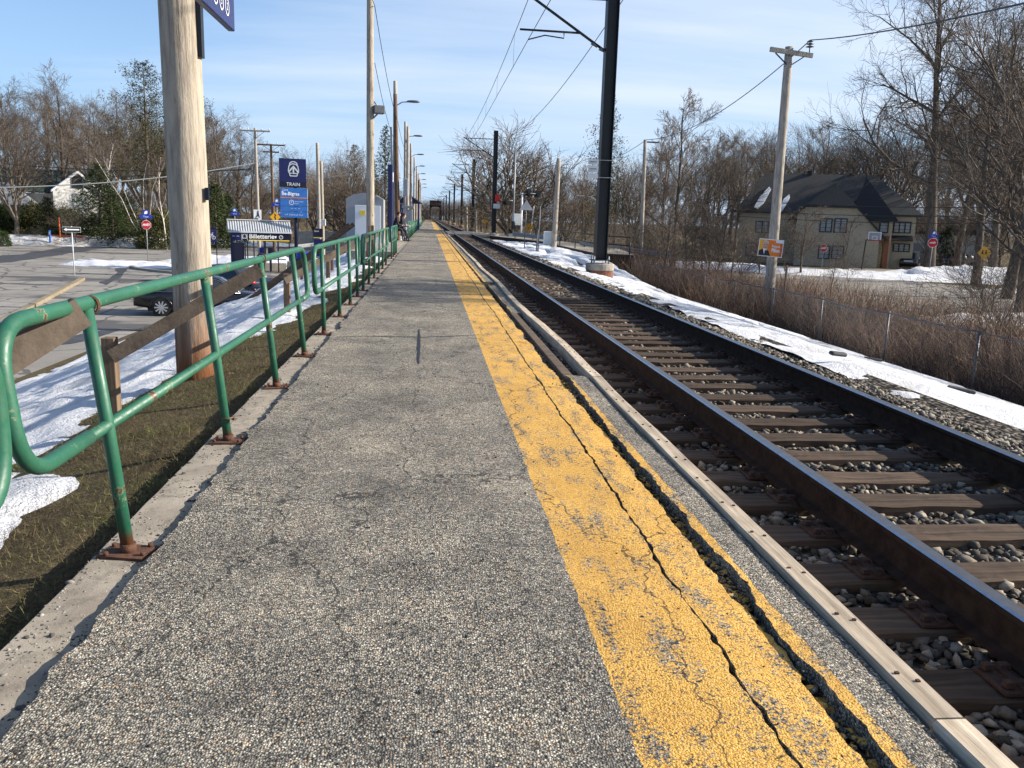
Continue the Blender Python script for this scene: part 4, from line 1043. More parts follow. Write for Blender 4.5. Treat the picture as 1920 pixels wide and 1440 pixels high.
MB().box((0, -.045, 2.57), (.92, .015, .30), 'sign_white').build('border', t); MB().box((0, -.056, 2.57), (.89, .008, .27), 'black_steel').build('panel', t)
MB().prism([(-.40, 2.57), (-.25, 2.655), (-.25, 2.605), (.38, 2.605), (.38, 2.535), (-.25, 2.535), (-.25, 2.485)], -.066, -.062, 'sign_white').build('arrow', t)

# TRAIN totem
p = on(552, 512, -2.48); p = at(552, 470, 52); p.z = -2.48
t = thing('totem_sign', 'tall blue totem sign reading TRAIN and Île-Bigras above the ticket shelter', 'sign', p, face_cam(p)+.05)
zt = CZ+3.05; w = 1.52
MB().tube([(.12, .19, -.4), (.12, .19, 6.2)], .11, 'navy_dark', 12).build('post', t)
u = zt+2.48   # local top height
k = Vector(p)
MB().box((-.02, 0, u-.81), (w, .12, 1.62), 'navy_dark', bev=.01).build('header', t)
b = MB().box((-.02, -.064, u-.66), (w-.02, .01, 1.31), 'navy'); b.build('header_face', t)
def ln(b, pts, wd, mat, y, c, s, close=False):
    P_ = [Vector((c[0]+x*s, 0, c[1]+z*s)) for x, z in pts]
    if close: P_.append(P_[0])
    for q in range(len(P_)-1):
        d = (P_[q+1]-P_[q]); l = d.length; d.normalize(); n_ = Vector((-d.z, 0, d.x))*wd/2; a_, c_ = P_[q]-d*wd*.42, P_[q+1]+d*wd*.42
        yy = y-.0006*q
        b.add([Vector((v.x, yy, v.z)) for v in (a_+n_, a_-n_, c_-n_, c_+n_)], [(0, 1, 2, 3)], mat)
b = MB(); cc = (.02, u-.62); s_ = .5
arc = [(-.42, .62), (-.36, .76), (-.2, .86), (0, .9), (.2, .86), (.36, .76), (.42, .62), (.42, .45)]
ln(b, [(-.42, .45)]+arc, .055, 'sign_grey', -.072, cc, s_)
ln(b, [(-.42, .48), (-.3, .58), (-.1, .64), (.1, .64), (.3, .58), (.42, .48), (.5, .38), (.58, -.12), (.56, -.3), (.44, -.42), (-.44, -.42), (-.56, -.3), (-.58, -.12), (-.5, .38)], .055, 'sign_grey', -.076, cc, s_, True)
ln(b, [(-.42, -.42), (-.42, -.62), (-.34, -.72), (.34, -.72), (.42, -.62), (.42, -.42)], .055, 'sign_grey', -.084, cc, s_)
ln(b, [(-.5, -.24), (0, .34), (.5, -.24)], .085, 'sign_grey', -.09, cc, s_); ln(b, [(0, .3), (0, -.42)], .085, 'sign_grey', -.094, cc, s_)
b.build('train_emblem', t)
MB().text('TRAIN', .27, (0, u-1.46), 'sign_white', -.066).build('lettering', t)
z = u-1.65
for i, (hh, tx) in enumerate(((.62, 0), (.43, 1), (.31, 2), (.36, 3))):
    pn = MB().box((.02, -.02, z-hh/2), (w+.02, .1, hh-.03), 'sign_blue'); pn.box((.02+w/2+.02, -.02, z-hh/2), (.03, .1, hh-.03), 'sign_white'); q = pn.build('panel', t)
    b = MB(); y_ = -.074
    if i == 0:
        b.text('Gare', .16, (-.62, z-.13), 'sign_white', y_, 'LEFT'); b.text('Île-Bigras', .27, (-.66, z-.35), 'sign_white', y_, 'LEFT', .008); b.box((.02, -.073, z-hh+.045), (w, .008, .06), 'sign_bar')
    elif i == 1:
        b.add([Vector((-.12+r_*math.cos(a), y_, z-hh/2+r_*math.sin(a))) for a in [q_*math.pi/10 for q_ in range(20)] for r_ in (.115, .14)], [(2*q_, 2*q_+1, (2*q_+3) % 40, (2*q_+2) % 40) for q_ in range(20)], 'sign_white')
        b.text('P', .17, (-.12, z-hh/2), 'sign_white', y_); b.text('Stationnement', .085, (.06, z-hh/2+.05), 'sign_white', y_, 'LEFT'); b.text('gratuit', .085, (.06, z-hh/2-.06), 'sign_white', y_, 'LEFT')
    elif i == 2:
        for q_ in range(3): b.text('~', .2, (-.1+.2*q_, z-hh/2+.03), 'sign_white', y_)
    else: b.text('6-7, Chemin du Tour', .12, (.02, z-hh/2), 'sign_white', y_)
    b.build('lettering', q)
    z -= hh

# ticket shelter
pL, pR = on(430, 507, -2.48), on(545, 510, -2.48)
p = (pL+pR)/2; w = (pR-pL).length*.93; rz = face_cam(p)+.08
t = thing('ticket_shelter', 'navy ticket shelter reading Billetterie with striped corrugated roof', 'shelter', p, rz)
b = MB(); n = 26; W2 = w/2+.15; vs = []; fs = []
for k in range(n*4+1):
    x = -W2+2*W2*k/(n*4); h = .028*math.sin(k*math.pi/2)
    vs += [(x, -.95, 2.62+h), (x, 0, 3.28+h), (x, .95, 2.62+h)]
for k in range(n*4): fs += [(k*3, (k+1)*3, (k+1)*3+1, k*3+1), (k*3+1, (k+1)*3+1, (k+1)*3+2, k*3+2)]
b.add(vs, fs, 'corrugated').build('roof', t)
MB().box((0, -.97, 2.57), (2*W2, .06, .1), 'sign_grey').box((0, 0, 3.33), (2*W2, .18, .04), 'sign_white').build('trim', t)
b = MB(); b.box((0, -.88, 2.27), (w, .08, .5), 'navy_dark'); b.box((-w*.41, -.926, 2.27), (w*.17, .01, .48), 'navy'); b.box((w*.15, -.926, 2.05), (w*.68, .01, .05), 'lemon'); b.box((-w*.31, -.926, 2.27), (.02, .01, .48), 'sign_white'); b.box((-w*.22, -.926, 2.27), (.02, .01, .48), 'sign_white'); b.build('fascia', t)
b = MB().text('Billetterie', .40, (-w*.19, 2.29), 'sign_white', -.935, 'LEFT', .008); b.text('~ ~', .3, (-w*.41, 2.3), 'sign_white', -.935)
ln(b, [(-.1, .12), (0, .17), (.1, .12), (.12, -.1), (-.12, -.1)], .03, 'sign_white', -.935, (-w*.265, 2.27), 1, True)
b.prism([(w*.235, 2.34), (w*.275, 2.34), (w*.265, 2.2), (w*.245, 2.2)], -.938, -.934, 'sign_white')
b.add([Vector((w*.35+r_*math.cos(a), -.935, 2.27+r_*math.sin(a))) for a in [q_*math.pi/10 for q_ in range(20)] for r_ in (.1, .13)], [(2*q_, 2*q_+1, (2*q_+3) % 40, (2*q_+2) % 40) for q_ in range(20)], 'sign_white'); b.text('?', .17, (w*.35, 2.27), 'sign_white', -.936)
b.build('lettering', t)
for fx in (-.49, -.26, -.22, -.08, .06, .12, .30, .49): MB().box((fx*w, -.85 if fx not in (-.08, .12) else .8, 1.02), (.07, .07, 2.04), 'navy_dark').build('post', t)
MB().box((-w*.37, -.6, .95), (w*.19, .5, 1.85), 'navy_dark', bev=.02).build('ticket_machine', t); MB().box((-w*.47, -.86, 1.0), (.1, .08, 2), 'navy').build('side_panel', t)
MB().box((w*.2, .7, .25), (w*.55, .3, .5), 'concrete').build('plinth', t)
MB().box((0, .83, .75), (w*.95, .04, .05), 'navy_dark').build('rail', t)
b = MB().prism([(-.28, 0), (.28, 0), (.2, .75), (-.2, .75)], -.5, .5, 'concrete'); tag(b.build('concrete_block', loc=pR+Vector((.15, -.5, 0))), 'pale concrete block at the right end of the ticket shelter', 'concrete block')
fw = Matrix.Rotation(rz, 3, 'Z')
for fx, lb in ((.04, 'small royal blue ticket validator inside the shelter'), (.19, 'small navy ticket validator with red mark inside the shelter')):
    t2 = thing('ticket_validator', lb, 'validator', p+fw @ Vector((fx*w, .15, 0)), rz)
    MB().box((0, 0, .55), (.14, .14, 1.1), 'navy_dark').build('stand', t2); MB().box((0, -.05, 1.3), (.32, .25, .5), 'royal' if fx < .1 else 'navy_dark', bev=.02).build('box', t2)
# bike parking sign, blue bin, info sign
q = at(402, 500, 55); q.z = -2.48
t = thing('bicycle_sign', 'navy bicycle parking sign on two posts left of the ticket shelter', 'sign', q, face_cam(q))
MB().box((.17, 0, 1.15), (.06, .06, 2.9), 'navy_dark').build('post', t); MB().box((-.5, 0, 1.15), (.06, .06, 2.9), 'navy_dark').build('post', t)
MB().box((-.16, -.04, 2.3), (.72, .06, .75), 'navy', bev=.01).build('panel', t); MB().box((-.16, -.04, 2.78), (.72, .06, .14), 'navy_dark').build('header', t)
b = MB()
for cx_ in (-.34, .02): b.add([Vector((cx_+r_*math.cos(a), -.075, 2.22+r_*math.sin(a))) for a in [q_*math.pi/8 for q_ in range(16)] for r_ in (.085, .11)], [(2*q_, 2*q_+1, (2*q_+3) % 32, (2*q_+2) % 32) for q_ in range(16)], 'sign_white')
ln(b, [(-.34, 2.22), (-.24, 2.42), (-.05, 2.42), (-.2, 2.22), (-.24, 2.42)], .025, 'sign_white', -.078, (0, 0), 1); ln(b, [(.02, 2.22), (-.07, 2.5), (0, 2.5)], .025, 'sign_white', -.082, (0, 0), 1); b.build('bicycle_mark', t)
q = at(597, 500, 52); q.z = -2.3
t = thing('information_sign', 'small navy information sign below the two thin poles', 'sign', q, face_cam(q))
MB().box((0, 0, 1.1), (.08, .08, 2.6), 'sign_grey').build('post', t); MB().box((0, -.05, 2.55), (.56, .08, .55), 'navy_dark').build('header', t); MB().box((0, -.05, 1.72), (.5, .08, 1.0), 'navy').build('panel', t)
b = MB().text('Quai', .14, (-.22, 2.68), 'sign_white', -.095, 'LEFT'); b.box((0, -.093, 2.3), (.54, .01, .04), 'lemon'); b.text('i', .6, (.05, 1.75), 'sign_white', -.096); b.build('lettering', t)
q = at(570, 486, 44); q.z = -1.75
t = thing('litter_bin', 'blue topped litter bin behind the end of the nearest railing', 'litter bin', q)
MB().tube([(0, 0, -.6), (0, 0, .9)], .35, 'black_steel', 16).build('drum', t); MB().tube([(0, 0, .9), (0, 0, 1.15), (0, 0, 1.25)], [.38, .38, .2], 'royal', 16).build('lid', t)

# utility poles with cross arms on the left
def xpole(px, pyt, Y, zb, hw, label, mat='pole_wood_plain', rr=(.15, .11), arms=((.25, 1.25),), grp=None):
    tp = at(px, pyt, Y); bp = Vector((tp.x+.12, Y, zb)); h = tp.z-zb
    t = pole('utility_pole', label, 'utility pole', bp, h, rr[0], rr[1], mat, (-.12, 0))
    for dz, hw_ in arms:
        a = MB().box((-.1, -.14, h-dz), (2*hw_, .1, .13), mat); 
        o_ = a.build('cross_arm', t)
        for sx in (-.95, -.45, .45, .95):
            MB().tube([(-.1+sx*hw_, -.14, h-dz+.06), (-.1+sx*hw_, -.14, h-dz+.14), (-.1+sx*hw_, -.14, h-dz+.2), (-.1+sx*hw_, -.14, h-dz+.26)], [.02, .05, .05, .02], 'sign_grey', 8).build('insulator', o_)
        MB().bar((-.1-.6*hw_, -.1, h-dz-.05), (-.05, -.1, h-dz-.6), .03, .03, 'black_steel', up=(0, 1, 0)).bar((-.1+.6*hw_, -.1, h-dz-.05), (-.05, -.1, h-dz-.6), .03, .03, 'black_steel', up=(0, 1, 0)).build('brace', t)
    return t, tp
u1, a1 = xpole(478, 240, 77, -2.5, 1.2, 'pale utility pole with wide cross arm above the pedestrian sign')
u2, a2 = xpole(508, 270, 86, -2.5, 1.2, 'dark utility pole with two cross arms left of the totem sign', 'pole_wood_brown', arms=((.1, 1.3), (.75, .75)))
for px, pt, Y, mt_, lb in ((595, 268, 60, 'pole_wood_plain', 'tall thin grey pole left of a pair behind the railing'), (602, 302, 61, 'pole_wood', 'tan thin pole right of a pair behind the railing')):
    tp = at(px, pt, Y); pole('utility_pole', lb, 'pole', (tp.x+.1, Y, -2.5), tp.z+2.5, .13, .11, mt_, (-.1, 0))
b = MB().box((0, 0, 0), (.55, .25, .45), 'sign_grey', bev=.02); q = at(603, 417, 60.5); tag(b.build('meter_box', loc=q), 'small pale meter box on the tan thin pole', 'meter box')
for i, (z0, z1, y1, lb, r_) in enumerate(((3.3, 5.0, 90, 'upper cable crossing behind the big pole on the left', .03), (2.55, 4.2, 86, 'middle cable crossing before the left wood', .03), (2.3, 3.6, 77, 'thick grey cable sagging across the left side before the evergreens', .045))):
    A = at(-60, (300, 330, 352)[i], (95, 88, 60)[i]); B = at(480 if i != 1 else 510, (318, 312, 305)[i], (77, 86, 77)[i])
    wire('cable', lb, [A, B], .5, r_, 16, 'dark_galv' if i == 2 else 'wire')
A = at(500, 330, 80); B = at(690, 318, 90); wire('cable', 'cable running right from the pale utility pole toward the pine', [A, B], .5, .03)
# small road signs on the left
q = at(485, 455, 74); q.z = -2.5
t = thing('pedestrian_sign', 'white pedestrian crossing sign on the pale utility pole', 'sign', (q.x, q.y-.2, q.z), face_cam(q))
zc = at(485, 403, 74).z+2.5
MB().box((0, -.0, zc), (.62, .03, .85), 'sign_white', bev=.005).build('panel', t)
b = MB(); y_ = -.02; b.disc((.05, zc+.3), .06, y_, 'black_steel', 12); b.prism([(-.02, zc+.22), (.1, zc+.22), (.12, zc-.02), (.2, zc-.22), (.13, zc-.22), (.04, zc-.06), (-.1, zc-.22), (-.18, zc-.22), (-.03, zc)], y_, y_-.01, 'black_steel'); b.prism([(-.25, zc-.27), (.05, zc-.27), (.05, zc-.36), (-.25, zc-.36)], y_, y_-.01, 'black_steel'); b.build('walker_mark', t)
for px, py, Y, lb in ((440, 401, 80, 'blue street name sign left of the pedestrian sign'), (519, 384, 72, 'blue street name sign above the yellow diamond on the left')):
    q = at(px, py, Y); t = thing('street_sign', lb, 'sign', (q.x, q.y, -2.5), face_cam(q)); h = q.z+2.5
    signpost(q, h+.5, .035).build('post', t); MB().box((0, -.05, h), (.8, .03, .25), 'royal', bev=.005).build('panel', t); MB().text('Tour', .17, (0, h), 'sign_white', -.07).build('lettering', t)
    MB().box((0, -.05, h+.32), (.32, .03, .32), 'sign_blue').build('emblem_plate', t); MB().prism([(-.1, h+.22), (.1, h+.26), (.06, h+.42), (-.08, h+.4)], -.07, -.066, 'sign_white').build('emblem', t)
q = at(516, 407, 71); t = thing('warning_sign', 'amber diamond warning sign with black winding mark on the left', 'sign', (q.x, q.y, -2.5), face_cam(q)); h = q.z+2.5
signpost(q, h+.4, .035).build('post', t); MB().prism([(0, h-.42), (.42, h), (0, h+.42), (-.42, h)], -.06, -.045, 'sign_yellow').build('panel', t)
b = MB(); ln(b, [(-.03, .24), (.03, .12), (-.05, 0), (.04, -.12), (0, -.25)], .07, 'black_steel', -.066, (0, h), 1); b.build('winding_mark', t)
# guard rail and grey fence on the left street
def wbeam(name, a, c, label, cat='guard rail', h=.7, step=3.8, zb=None):
    a, c = Vector(a), Vector(c); d = (c-a); l = d.length; rz = math.atan2(d.y, d.x)
    t = thing(name, label, cat, a, rz); s = d.z/l
    vs = []; fs = []; n = max(2, int(l/2)); pr = [(0, .33), (-.06, .28), (-.08, .22), (-.01, .165), (-.08, .11), (-.06, .05), (0, 0)]
    for k in range(n+1):
        for y_, z_ in pr: vs.append((l*k/n, y_, h-.33+z_+s*l*k/n))
    for k in range(n):
        for q in range(6): fs.append((k*7+q, k*7+q+1, (k+1)*7+q+1, (k+1)*7+q))
    MB().add(vs, fs, 'galv', True).build('beam', t)
    for k in range(int(l/step)+1): MB().box((min(l-.1, .3+k*step), .08, h/2-.2+s*k*step), (.15, .12, h+.4), 'post_wood').build('post', t)
    return t
A = at(556, 470, 74); B = at(700, 448, 88)
wbeam('guard_rail', (A.x, 74, -1.95), (B.x, 92, -1.4), 'long galvanised guard rail along the left street behind the ticket shelter', step=4)
t = thing('plank_fence', 'weathered grey board fence behind the street guard rail', 'fence', (at(560, 430, 96).x, 96, -2.5)); l = at(655, 430, 96).x-at(560, 430, 96).x+2
b = MB(); k = 0; x = 0
while x < l:
    b.box((x, 0, .9+rnd.uniform(-.03, .05)), (.17, .03, 2.1+rnd.uniform(-.08, .08)), 'fence_grey'); x += .2
b.build('board_panel', t)
for k in range(5): MB().box((k*l/4, .08, 1), (.12, .1, 2.3), 'fence_grey').build('post', t)
# kerbs and markers
def kerb(name, pts, label, mat='tan_kerb'):
    b = MB()
    for a, c in zip(pts[:-1], pts[1:]): b.bar((a[0], a[1], -2.42), (c[0], c[1], -2.42), .24, .14, mat)
    return struct(b.build('kerb'))
a, c = on(-40, 625, -2.4), on(155, 522, -2.4); kerb('kerb', [(a.x, a.y), (c.x, c.y)], '')
ip = [on(x, y, -2.4) for x, y in ((345, 512), (300, 508), (258, 503), (246, 500), (262, 494), (330, 489))]; kerb('kerb', [(q.x, q.y) for q in ip], '', 'concrete')
q = at(94, 450, 88); tag(MB().tube([(q.x, q.y, -2.5), (q.x, q.y, -1.0)], .10, 'bluepost', 10).box((q.x, q.y-.1, -1.3), (.1, .02, .3), 'sign_white').build('marker_post'), 'bright blue marker post standing in dirty snow on the left', 'marker post')
q = at(112, 432, 89); tag(MB().tube([(q.x, q.y, -2.5), (q.x, q.y, .2)], .07, 'hydrant_orange', 8).build('snow_stake'), 'tall orange snow stake before the evergreens', 'snow stake')
b = MB(); q = at(125, 432, 90); b.box((q.x, q.y, -1.75), (3.2, .1, .5), 'hydrant_orange', bev=.03); tag(b.build('snow_fence'), 'low strip of orange plastic fence lying in snow', 'plastic fence')

# ------------------------------------------------------------------ cars
def car(label, loc, rz, paint, L_=4.7, H_=1.45, suv=False, name='parked_car'):
    t = thing(name, label, 'car', loc, rz)   # local +x is the front
    hw = .9; gh = .93 if not suv else 1.12
    if suv: st = [(-L_/2, .55, 1.0, .80), (-L_/2+.12, .35, 1.1, .86), (-1.2, .28, 1.12, .93), (0, .28, 1.1, .95), (1.1, .28, 1.08, .95), (L_/2-.35, .3, 1.02, .90), (L_/2-.06, .38, .9, .80), (L_/2, .5, .75, .74)]
    else: st = [(-L_/2, .55, .82, .72), (-L_/2+.1, .36, .96, .80), (-1.55, .24, .98, .88), (-.6, .22, .95, .90), (.6, .22, .92, .90), (1.2, .24, .90, .89), (L_/2-.5, .26, .80, .84), (L_/2-.08, .34, .66, .72), (L_/2, .42, .58, .66)]
    vs = []; fs = []
    for x, zb, zt_, w in st:
        for fy, fz in ((-.93, 0), (-1, .25), (-1, .62), (-.965, .88), (-.86, 1.0), (0, 1.03), (.86, 1.0), (.965, .88), (1, .62), (1, .25), (.93, 0)): vs.append((x, fy*w, zb+(zt_-zb)*fz))
    m_ = 11
    for k in range(len(st)-1):
        for q in range(m_): fs.append((k*m_+q, (k+1)*m_+q, (k+1)*m_+(q+1) % m_, k*m_+(q+1) % m_))
    fs += [list(range(m_)), [(len(st)-1)*m_+q for q in range(m_)][::-1]]
    MB().add(vs, fs, paint, True).build('body', t)
    if suv: gp = [(-L_/2+.2, gh-.05, .84), (-L_/2+.45, H_-.1, .70), (-1.2, H_, .72), (.3, H_-.03, .70), (.75, H_-.16, .68), (1.35, gh-.08, .82)]
    else: gp = [(-1.85, gh, .70), (-1.25, H_-.13, .60), (-.5, H_, .60), (.25, H_-.02, .60), (.6, H_-.12, .62), (1.35, gh-.06, .76)]
    # greenhouse: roof skin and glass band
    vs = []; fs = []
    for x, z, w in gp: vs += [(x, -w, z), (x, -w*.8, z+.035), (x, 0, z+.055), (x, w*.8, z+.035), (x, w, z)]
    for k in range(len(gp)-1):
        for q in range(4): fs.append((k*5+q, (k+1)*5+q, (k+1)*5+q+1, k*5+q+1))
    b = MB(); b.add(vs[5:-5], [tuple(i-5 for i in f) for f in fs[4:-4]], paint, True); b.build('roof', t)
    MB().add(vs[:10], fs[:4], 'glass_dark', True).build('rear_window', t); MB().add(vs[-10:], [tuple(i-len(vs)+10 for i in f) for f in fs[-4:]], 'glass_dark', True).build('windscreen', t)
    for s in (-1, 1):
        top = [(x, s*(w+.003), z-.035) for x, z, w in gp]; bot = [(x, s*.862, gh-.04) for x, z, w in gp]
        sv = [q for p_ in zip(top, bot) for q in p_]
        MB().add(sv, [(2*k, 2*k+2, 2*k+3, 2*k+1) for k in range(len(gp)-1)], 'glass_dark').build('side_window', t)
        rim = [(x, s*(w+.014), z-.04) for x, z, w in gp]
        MB().tube([(gp[0][0]-.02, s*.868, gh)]+rim[1:-1]+[(gp[-1][0], s*.868, gh-.03)], .014, 'chrome', 6).tube([(gp[0][0], s*.872, gh-.02), (gp[-1][0], s*.872, gh-.05)], .012, 'chrome', 6).build('window_trim', t)
        for x in (-.25,) if not suv else (-.35,): MB().bar((x, s*.868, gh-.03), (x-.06, s*(.63 if not suv else .73), H_-.06), .05, .03, 'black_gloss').build('door_pillar', t)
        MB().box((.75, s*.96, gh+.06), (.16, .18, .12), paint, bev=.03).build('mirror', t)
        for x in (-L_/2+.98, L_/2-.93):
            r = .33 if not suv else .38; w_ = MB(); w_.tube([(x, s*.70, r), (x, s*.905, r)], r, 'rubber', 24); wo = w_.build('wheel', t)
            c_ = MB(); c_.tube([(x, s*.89, r), (x, s*.915, r)], r*.72, 'black_gloss', 24)
            for k in range(10):
                a = 2*math.pi*k/10; c_.bar((x+.05*math.cos(a), s*.922, r+.05*math.sin(a)), (x+r*.70*math.cos(a), s*.922, r+r*.70*math.sin(a)), .02, .05, 'alloy', up=(math.cos(a+1.57), 0, math.sin(a+1.57)))
            c_.tube([(x, s*.91, r), (x, s*.935, r)], .06, 'alloy', 12); c_.build('rim', wo)
            MB().tube([(x+(r+.05)*math.cos(q*math.pi/10), s*.885, r+(r+.05)*math.sin(q*math.pi/10)) for q in range(11)], .035, paint, 6).build('wheel_arch', t)
        MB().sphere((-L_/2+.1, s*.62, .80 if not suv else .98), .13, 'tail_red', 10, 6, (.9, 1.3, .75)).build('tail_light', t)
        MB().sphere((L_/2-.2, s*.62, .62 if not suv else .85), .14, 'sign_white', 10, 6, (1, 1.2, .55)).build('headlight', t)
    for sg, z in ((-1, .45), (1, .36)): MB().box((sg*(L_/2-.06), 0, z if not suv else z+.15), (.16, 1.35, .2), paint if not suv else 'black_steel', bev=.05).build('bumper', t)
    if suv: MB().box((L_/2-.02, 0, .78), (.05, .9, .2), 'chrome', bev=.01).build('grille', t)
    MB().box((0, 0, .28), (L_*.8, 1.5, .2), 'black_steel').build('underbody', t)
    return t
q = on(297, 594, -2.488); q2 = on(425, 593, -2.488); mid_ = (q+q2)/2; d = q2-q
car('black sedan with bright wheels parked behind the big pole', (mid_.x+.25, mid_.y+.9, -2.488), math.atan2(d.y, d.x)-.12, 'car_black', 4.85, 1.47)
q = on(440, 566, -2.488); car('dark blue sedan showing a red tail light right of the big pole', (q.x-1.0, q.y+2.2, -2.488), R(152), 'car_navy', 4.7, 1.46)
q = on(1708, 503, -2.45); car('black off-road car facing the street in the house driveway', (q.x+.5, q.y+1.2, -2.46), R(236), 'car_black', 4.6, 1.8, True)
q = at(1805, 483, 96); car('dark car mostly hidden behind the snow bank right of the driveway', (q.x, 96, -2.4), R(10), 'car_navy', 4.6, 1.5)

# ------------------------------------------------------------------ right side: fence, pole, poster
t = thing('chain_link_fence', 'rusty chain link wire fence holding back the brown brush', 'fence', (12.3, 0, 0))
fz = lambda y: -2.2
b = MB(); ypost = [17.9-3.9*k for k in range(4)][::-1]+[17.9+3.9*k for k in range(1, 13)]
for yy in ypost: MB().tube([(0, yy, -2.6), (.02*math.sin(yy*9), yy, -.70)], .032, 'dark_galv', 8).build('post', t)
for a, c in zip(ypost[:-1], ypost[1:]): b.tube([(0, a+(c-a)*k/4, -.74-.09*math.sin(math.pi*k/4)*(1+math.sin(a*7))*.5) for k in range(5)], .021, 'dark_galv', 6)
b.build('top_rail', t)
n_ = []
for k in range(int((ypost[-1]-ypost[0])/.085)):
    y0 = ypost[0]+k*.085
    n_.append(((0.012, y0, -2.2), (.012, y0+1.42, -.78))); n_.append(((-.012, y0, -.78), (-.012, y0+1.42, -2.2)))
def np_tubes(Pt, r0, r1, sides=3):
    n, k, _ = Pt.shape
    d = Pt[:, -1]-Pt[:, 0]; d /= np.linalg.norm(d, axis=1)[:, None]+1e-9
    h = np.where(np.abs(d[:, 2:3]) > .8, np.array([[1., 0, 0]]), np.array([[0., 0, 1]]))
    u = np.cross(d, h); u /= np.linalg.norm(u, axis=1)[:, None]+1e-9; w = np.cross(d, u)
    a = 2*np.pi*np.arange(sides)/sides
    ring = u[:, None, :]*np.cos(a)[None, :, None]+w[:, None, :]*np.sin(a)[None, :, None]
    rr = r0[:, None]+(r1-r0)[:, None]*np.linspace(0, 1, k)[None]
    V = Pt[:, :, None, :]+ring[:, None]*rr[:, :, None, None]
    fs = np.array([(j*sides+q, j*sides+(q+1) % sides, (j+1)*sides+(q+1) % sides, (j+1)*sides+q) for j in range(k-1) for q in range(sides)])
    return V.reshape(-1, 3), (fs[None]+k*sides*np.arange(n)[:, None, None]).reshape(-1, 4)
V, Fq = np_tubes(np.array(n_), np.full(len(n_), .0024), np.full(len(n_), .0024), 3)
np_mesh('wire_mesh', V, Fq, 'dark_galv', t)

tp = at(1481, 88, 34); bp = at(1447, 500, 34)
t = pole('utility_pole', 'grey wooden pole with short cross arm carrying an orange poster', 'utility pole', (bp.x, 34, -2.5), tp.z+2.5, .225, .155, 'pole_wood_plain', (tp.x-bp.x-.02, 0))
h = tp.z+2.5; lx = tp.x-bp.x
MB().bar((lx-.86, -.2, h-.16), (lx+.86, -.2, h-.32), .11, .17, 'pole_wood_plain').build('cross_arm', t)
MB().bar((lx-.62, -.16, h-.28), (lx-.05, -.1, h-.72), .04, .04, 'black_steel').bar((lx+.55, -.16, h-.36), (lx+.02, -.1, h-.72), .04, .04, 'black_steel').build('brace', t)
b = MB(); b.tube([(lx+.72, -.2, h-.2), (lx+.72, -.2, h-.02)], .02, 'black_steel', 6)
for k in range(3): b.tube([(lx+.72, -.2, h-.03+.1*k), (lx+.72, -.2, h+.0+.1*k), (lx+.72, -.2, h+.05+.1*k)], [.05, .17-.02*k, .04], 'dark_galv', 12)
b.build('insulator', t)
ins = Vector((bp.x+lx+.72, 33.8, -2.5+h+.25))
wire('cable', 'power cable rising from the poster pole to the upper right', [ins, at(1990, -10, 14)], .12, .02, 20)
p15 = at(1212, 262, 60)
wire('cable', 'power cable falling leftward from the poster pole to a farther pole', [ins, (p15.x, 60, p15.z)], .9, .02, 20)
wire('cable', 'cable descending from the farther pole toward the crossing', [(p15.x, 60, p15.z), at(1095, 300, 110)], .8, .02, 12)
for i, (ya, yb) in enumerate(((372, 388), (391, 404), (402, 418))):
    wire('cable', 'dark cable crossing in front of the beige house, %s of three' % ('top', 'middle', 'lowest')[i], [at(1340, ya, 62), at(1930, yb, 50)], .25, .022, 12)
# poster
c_ = at(1445, 465, 33.65)
t = thing('campaign_poster', 'orange campaign poster with a suited man, fixed on the grey pole', 'poster', (c_.x, c_.y, c_.z), face_cam(c_))
t.rotation_euler = (0, R(3.5), face_cam(c_))
MB().box((0, 0, 0), (.96, .02, .70), 'sign_white').build('board', t)
MB().box((0, -.012, 0), (.90, .008, .635), 'sign_orange').build('print', t)
b = MB(); y_ = -.018
b.prism([(-.45, .317), (-.2, .317), (-.12, .1), (-.1, -.317), (-.45, -.317)], y_, y_-.001, 'sign_amber')
b.prism([(.16, .317), (.45, .317), (.45, .215), (.18, .225)], y_, y_-.002, 'sign_white')
b.prism([(.35, .2), (.45, .2), (.45, -.317), (.36, -.317)], y_, y_-.001, 'hydrant_orange'); b.build('colour_field', t)
b = MB(); y_ = -.021
b.prism([(-.44, -.317), (-.44, -.13), (-.36, -.08), (-.28, -.02), (-.16, -.05), (-.06, -.14), (-.01, -.25), (.01, -.317)], y_, y_-.001, 'black_steel')
b.prism([(-.30, -.04), (-.22, -.28), (-.14, -.07), (-.2, -.02)], y_-.002, y_-.003, 'sign_white'); b.prism([(-.215, -.1), (-.17, -.1), (-.14, -.3), (-.22, -.3)], y_-.004, y_-.005, 'navy_dark')
b.prism([(-.2+.105*math.cos(a)*(1 if math.sin(a) > 0 else .9), .1+.15*math.sin(a)) for a in [k*math.pi/10 for k in range(20)]], y_-.006, y_-.007, 'skin')
b.prism([(-.305, .1), (-.31, .2), (-.27, .26), (-.2, .275), (-.13, .26), (-.095, .2), (-.1, .16), (-.15, .225), (-.25, .225), (-.285, .16)], y_-.008, y_-.009, 'sign_grey')
for dx in (-.045, .045): b.prism([(-.2+dx-.02, .125), (-.2+dx+.02, .125), (-.2+dx+.02, .105), (-.2+dx-.02, .105)], y_-.008, y_-.009, 'hair_dark')
b.prism([(-.235, .02), (-.165, .02), (-.18, .0), (-.22, .0)], y_-.008, y_-.009, 'terracotta'); b.build('portrait', t)
b = MB().text('François', .125, (.2, .075), 'sign_white', -.026, 'CENTER', .004, xs=.75); b.text('Pilon', .20, (.2, -.09), 'sign_white', -.026, 'CENTER', .008, xs=.8); b.build('lettering', t)
q = at(1479, 500, 33); MB()
tag(MB().tube([(q.x, 33.3, -2.5), (q.x+.05, 33.3, -.05)], .045, 'post_wood', 8).build('stake'), 'slim brown stake right of the poster pole', 'stake')

